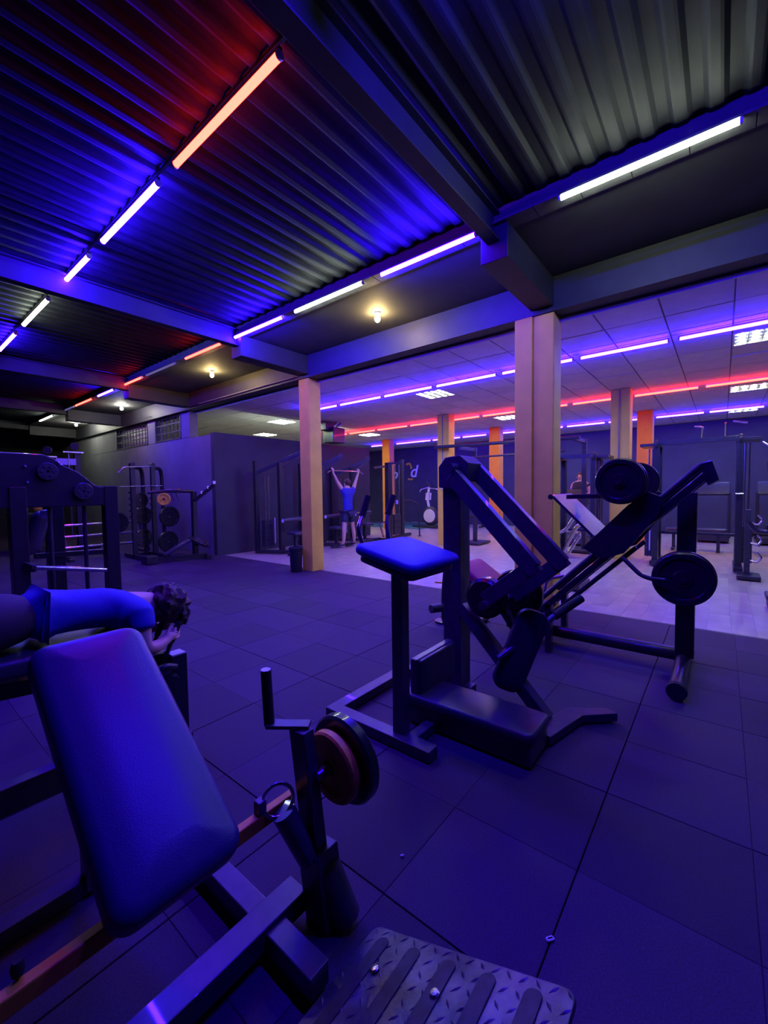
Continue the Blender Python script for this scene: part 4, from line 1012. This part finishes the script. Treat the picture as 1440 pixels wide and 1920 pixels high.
# treadmill and the person on it
tm = thing('treadmill', 'black treadmill with a console in front of the back wall', 'treadmill', (11.2, 2.95, 0))
tx, ty = 11.05, 3.0
B('deck', 'dark_steel', tm, lambda b: b.box((tx + .75, ty + .0, .11), (1.7, .75, .16)), .02)
for s in (-.36, .36): steel('upright', (tx + .05, ty + s, .12), (tx + .12, ty + s, 1.25), .07, .10, tm, up=(1, 0, 0)); 
for s in (-.36, .36): steel('hand_rail', (tx + .10, ty + s, 1.08), (tx + .75, ty + s, 1.0), .05, .05, tm)
MB().pad((tx + .12, ty, 1.24), .32, .66, .06, (.5, 0, .86), (0, 1, 0), .05, .02).build('console', 'bar_black', tm)
wk = thing('person', 'person in a black top walking on the treadmill, facing the camera', 'person', (tx + .6, ty - .14, .19))
X1, Y1, Z1 = tx + .60, ty - .14, .19
w_ = {'pelvis': (V(X1, Y1, Z1 + .88), (.07, .10)), 'waist': (V(X1, Y1, Z1 + 1.04), (.06, .085)), 'chest': (V(X1, Y1, Z1 + 1.22), (.07, .10)), 'upper': (V(X1, Y1, Z1 + 1.34), (.055, .095)), 'neck': (V(X1 - .005, Y1, Z1 + 1.425), .045),
      'head': (V(X1 - .02, Y1, Z1 + 1.51), (.08, .07)), 'crown': (V(X1 - .01, Y1, Z1 + 1.58), (.068, .06)), 'nose': (V(X1 - .115, Y1, Z1 + 1.50), .013)}
e_ = chain('pelvis', 'waist', 'chest', 'upper', 'neck', 'head', 'crown') + [('head', 'nose')]
for s, sg in (('L', -1), ('R', 1)):
    st = sg * .14
    w_['hip' + s] = (V(X1, Y1 + sg * .085, Z1 + .82), .085); w_['knee' + s] = (V(X1 - .05 + st, Y1 + sg * .09, Z1 + .46), .055); w_['ank' + s] = (V(X1 + .02 + st * 1.2, Y1 + sg * .09, Z1 + .08), .036); w_['toe' + s] = (V(X1 - .12 + st * 1.2, Y1 + sg * .09, Z1 + .035), .03)
    w_['sh' + s] = (V(X1, Y1 + sg * .175, Z1 + 1.34), .052); w_['el' + s] = (V(X1 - .02, Y1 + sg * .235, Z1 + 1.09), .036); w_['wr' + s] = (V(X1 - .24, Y1 + sg * .21, Z1 + 1.07), .024)
    e_ += chain('pelvis', 'hip' + s, 'knee' + s, 'ank' + s, 'toe' + s) + chain('upper', 'sh' + s, 'el' + s, 'wr' + s)
    hand(w_, e_, 'h' + s, 'wr' + s, V(X1 - .29, Y1 + sg * .205, Z1 + 1.07), (-1, 0, 0), (0, -sg, .2), .6, (0, -sg * .3, -1))
skin('body', w_, e_, 'skin', wk)
t2 = {'pelvis': (V(X1, Y1, Z1 + .88), (.12, .155)), 'waist': (V(X1, Y1, Z1 + 1.04), (.105, .135)), 'chest': (V(X1, Y1, Z1 + 1.22), (.12, .16)), 'upper': (V(X1, Y1, Z1 + 1.34), (.095, .15))}
t2['col'] = (V(X1, Y1, Z1 + 1.395), (.055, .065))
for s, sg in (('L', -1), ('R', 1)): t2['s' + s] = (V(X1, Y1 + sg * .17, Z1 + 1.335), .066); t2['m' + s] = (V(X1 - .005, Y1 + sg * .205, Z1 + 1.22), .058)
skin('top', t2, chain('pelvis', 'waist', 'chest', 'upper', 'col') + chain('upper', 'sL', 'mL') + chain('upper', 'sR', 'mR'), 'shirt_black', wk)
l2 = {'pelvis': (V(X1, Y1, Z1 + .86), (.115, .15))}
for s, sg in (('L', -1), ('R', 1)):
    for kk in ('hip', 'knee', 'ank'): l2[kk + s] = (w_[kk + s][0], w_[kk + s][1] + .012)
skin('leggings', l2, chain('pelvis', 'hipL', 'kneeL', 'ankL') + chain('pelvis', 'hipR', 'kneeR', 'ankR'), 'trousers_black', wk)
hair_blob('hair', (X1 + .025, Y1, Z1 + 1.545), .098, (.9, .92, 1.0), .06, 10, 'hair', wk, 28)
for sg in (-1, 1):
    MB().ball((X1 - .098, Y1 + sg * .028, Z1 + 1.52), .010, 8).build('eye', 'eye', wk)
    MB().ball((X1 - .01, Y1 + sg * .083, Z1 + 1.50), .02, 8, (.8, .5, 1.3)).build('ear', 'skin', wk)
MB().ball((X1 - .10, Y1, Z1 + 1.465), .017, 8, (.5, 1.3, .5)).build('mouth', 'lip', wk)

# speaker hung above the partition
hs = thing('hanging_speaker', 'black hanging speaker with pale cables above the partition', 'speaker', (8.35, 8.55, 2.9))
MB().box((8.40, 8.50, 2.97), (.46, .40, .42)).build('cabinet', 'black_steel', hs, .02)
MB().box((8.15, 8.55, 3.20), (.30, .30, .20)).build('bracket', 'dark_steel', hs, .01)
for k in range(4): pipe('cable', [(8.28 + k * .07, 8.5, 3.15), (8.33 + k * .08, 8.48, 3.24), (8.42 + k * .08, 8.42, 3.335)], .014, hs, 'white_plastic' if k % 2 else 'cable', .03)

# far exercise stations along the back wall, in the dark between pillars
def ben(x, y, label):
    t = thing('weight_bench', label, 'bench', (x, y, 0), 'benches near the back wall')
    MB().pad((x, y, .45), .28, 1.1, .08, (1, 0, 0), (0, 1, 0), .05, .025).build('pad', 'vinyl', t)
    for s in (-.4, .4):
        steel('leg', (x, y + s, 0), (x, y + s, .41), .06, .06, t, up=(1, 0, 0)); steel('foot', (x - .25, y + s, .03), (x + .25, y + s, .03), .06, .05, t)
    steel('spine', (x, y - .45, .38), (x, y + .45, .38), .06, .06, t)
ben(11.6, .45, 'low black bench seen under the cable tower beam'); ben(11.8, -.75, 'low black bench at the right edge behind the bent arms'); ben(12.3, 3.9, 'low bench behind the lever arms')
ben(14.6, 7.4, 'bench by the back wall left of the orange pillar')
for (x, y), lb in (((14.2, 4.9), 'treadmill console row behind the lever arms'), ((13.6, .2), 'dark treadmill behind the double cable tower'), ((13.6, -1.0), 'dark treadmill at the right edge by the back wall')):
    t = thing('treadmill', lb, 'treadmill', (x, y, 0), 'treadmills by the back wall')
    B('deck', 'dark_steel', t, lambda b: b.box((x + .6, y, .11), (1.6, .7, .16)), .02)
    for s in (-.34, .34): steel('upright', (x - .1, y + s, .12), (x - .05, y + s, 1.25), .07, .09, t, up=(1, 0, 0)); steel('hand_rail', (x - .05, y + s, 1.05), (x + .5, y + s, 1.0), .05, .05, t)
    MB().pad((x - .05, y, 1.35), .36, .70, .07, (.5, 0, .86), (0, 1, 0), .05, .02).build('console', 'dark_steel', t)

# small litter on the rubber floor
for (x, y, z), r, lb in (((1.28, .39, .004), .012, 'small pale scrap by the floor seam in the foreground'), ((1.24, .93, .004), .007, 'tiny pale scrap on the floor left of the seam')):
    b = MB(); b.pad((x, y, z), r * 2.2, r * 1.2, .008, (.8, -.6, 0), (.6, .8, 0), r * .4, .003, 0); o = b.build('paper_scrap', 'paper'); tag(o, lb, 'scrap')

# the two nearest machines use a lighter steel that stands in for light
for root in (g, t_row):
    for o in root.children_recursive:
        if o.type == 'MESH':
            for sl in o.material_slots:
                if sl.material and sl.material.name in ('black_steel', 'dark_steel'): sl.material = MATS['lit_steel']
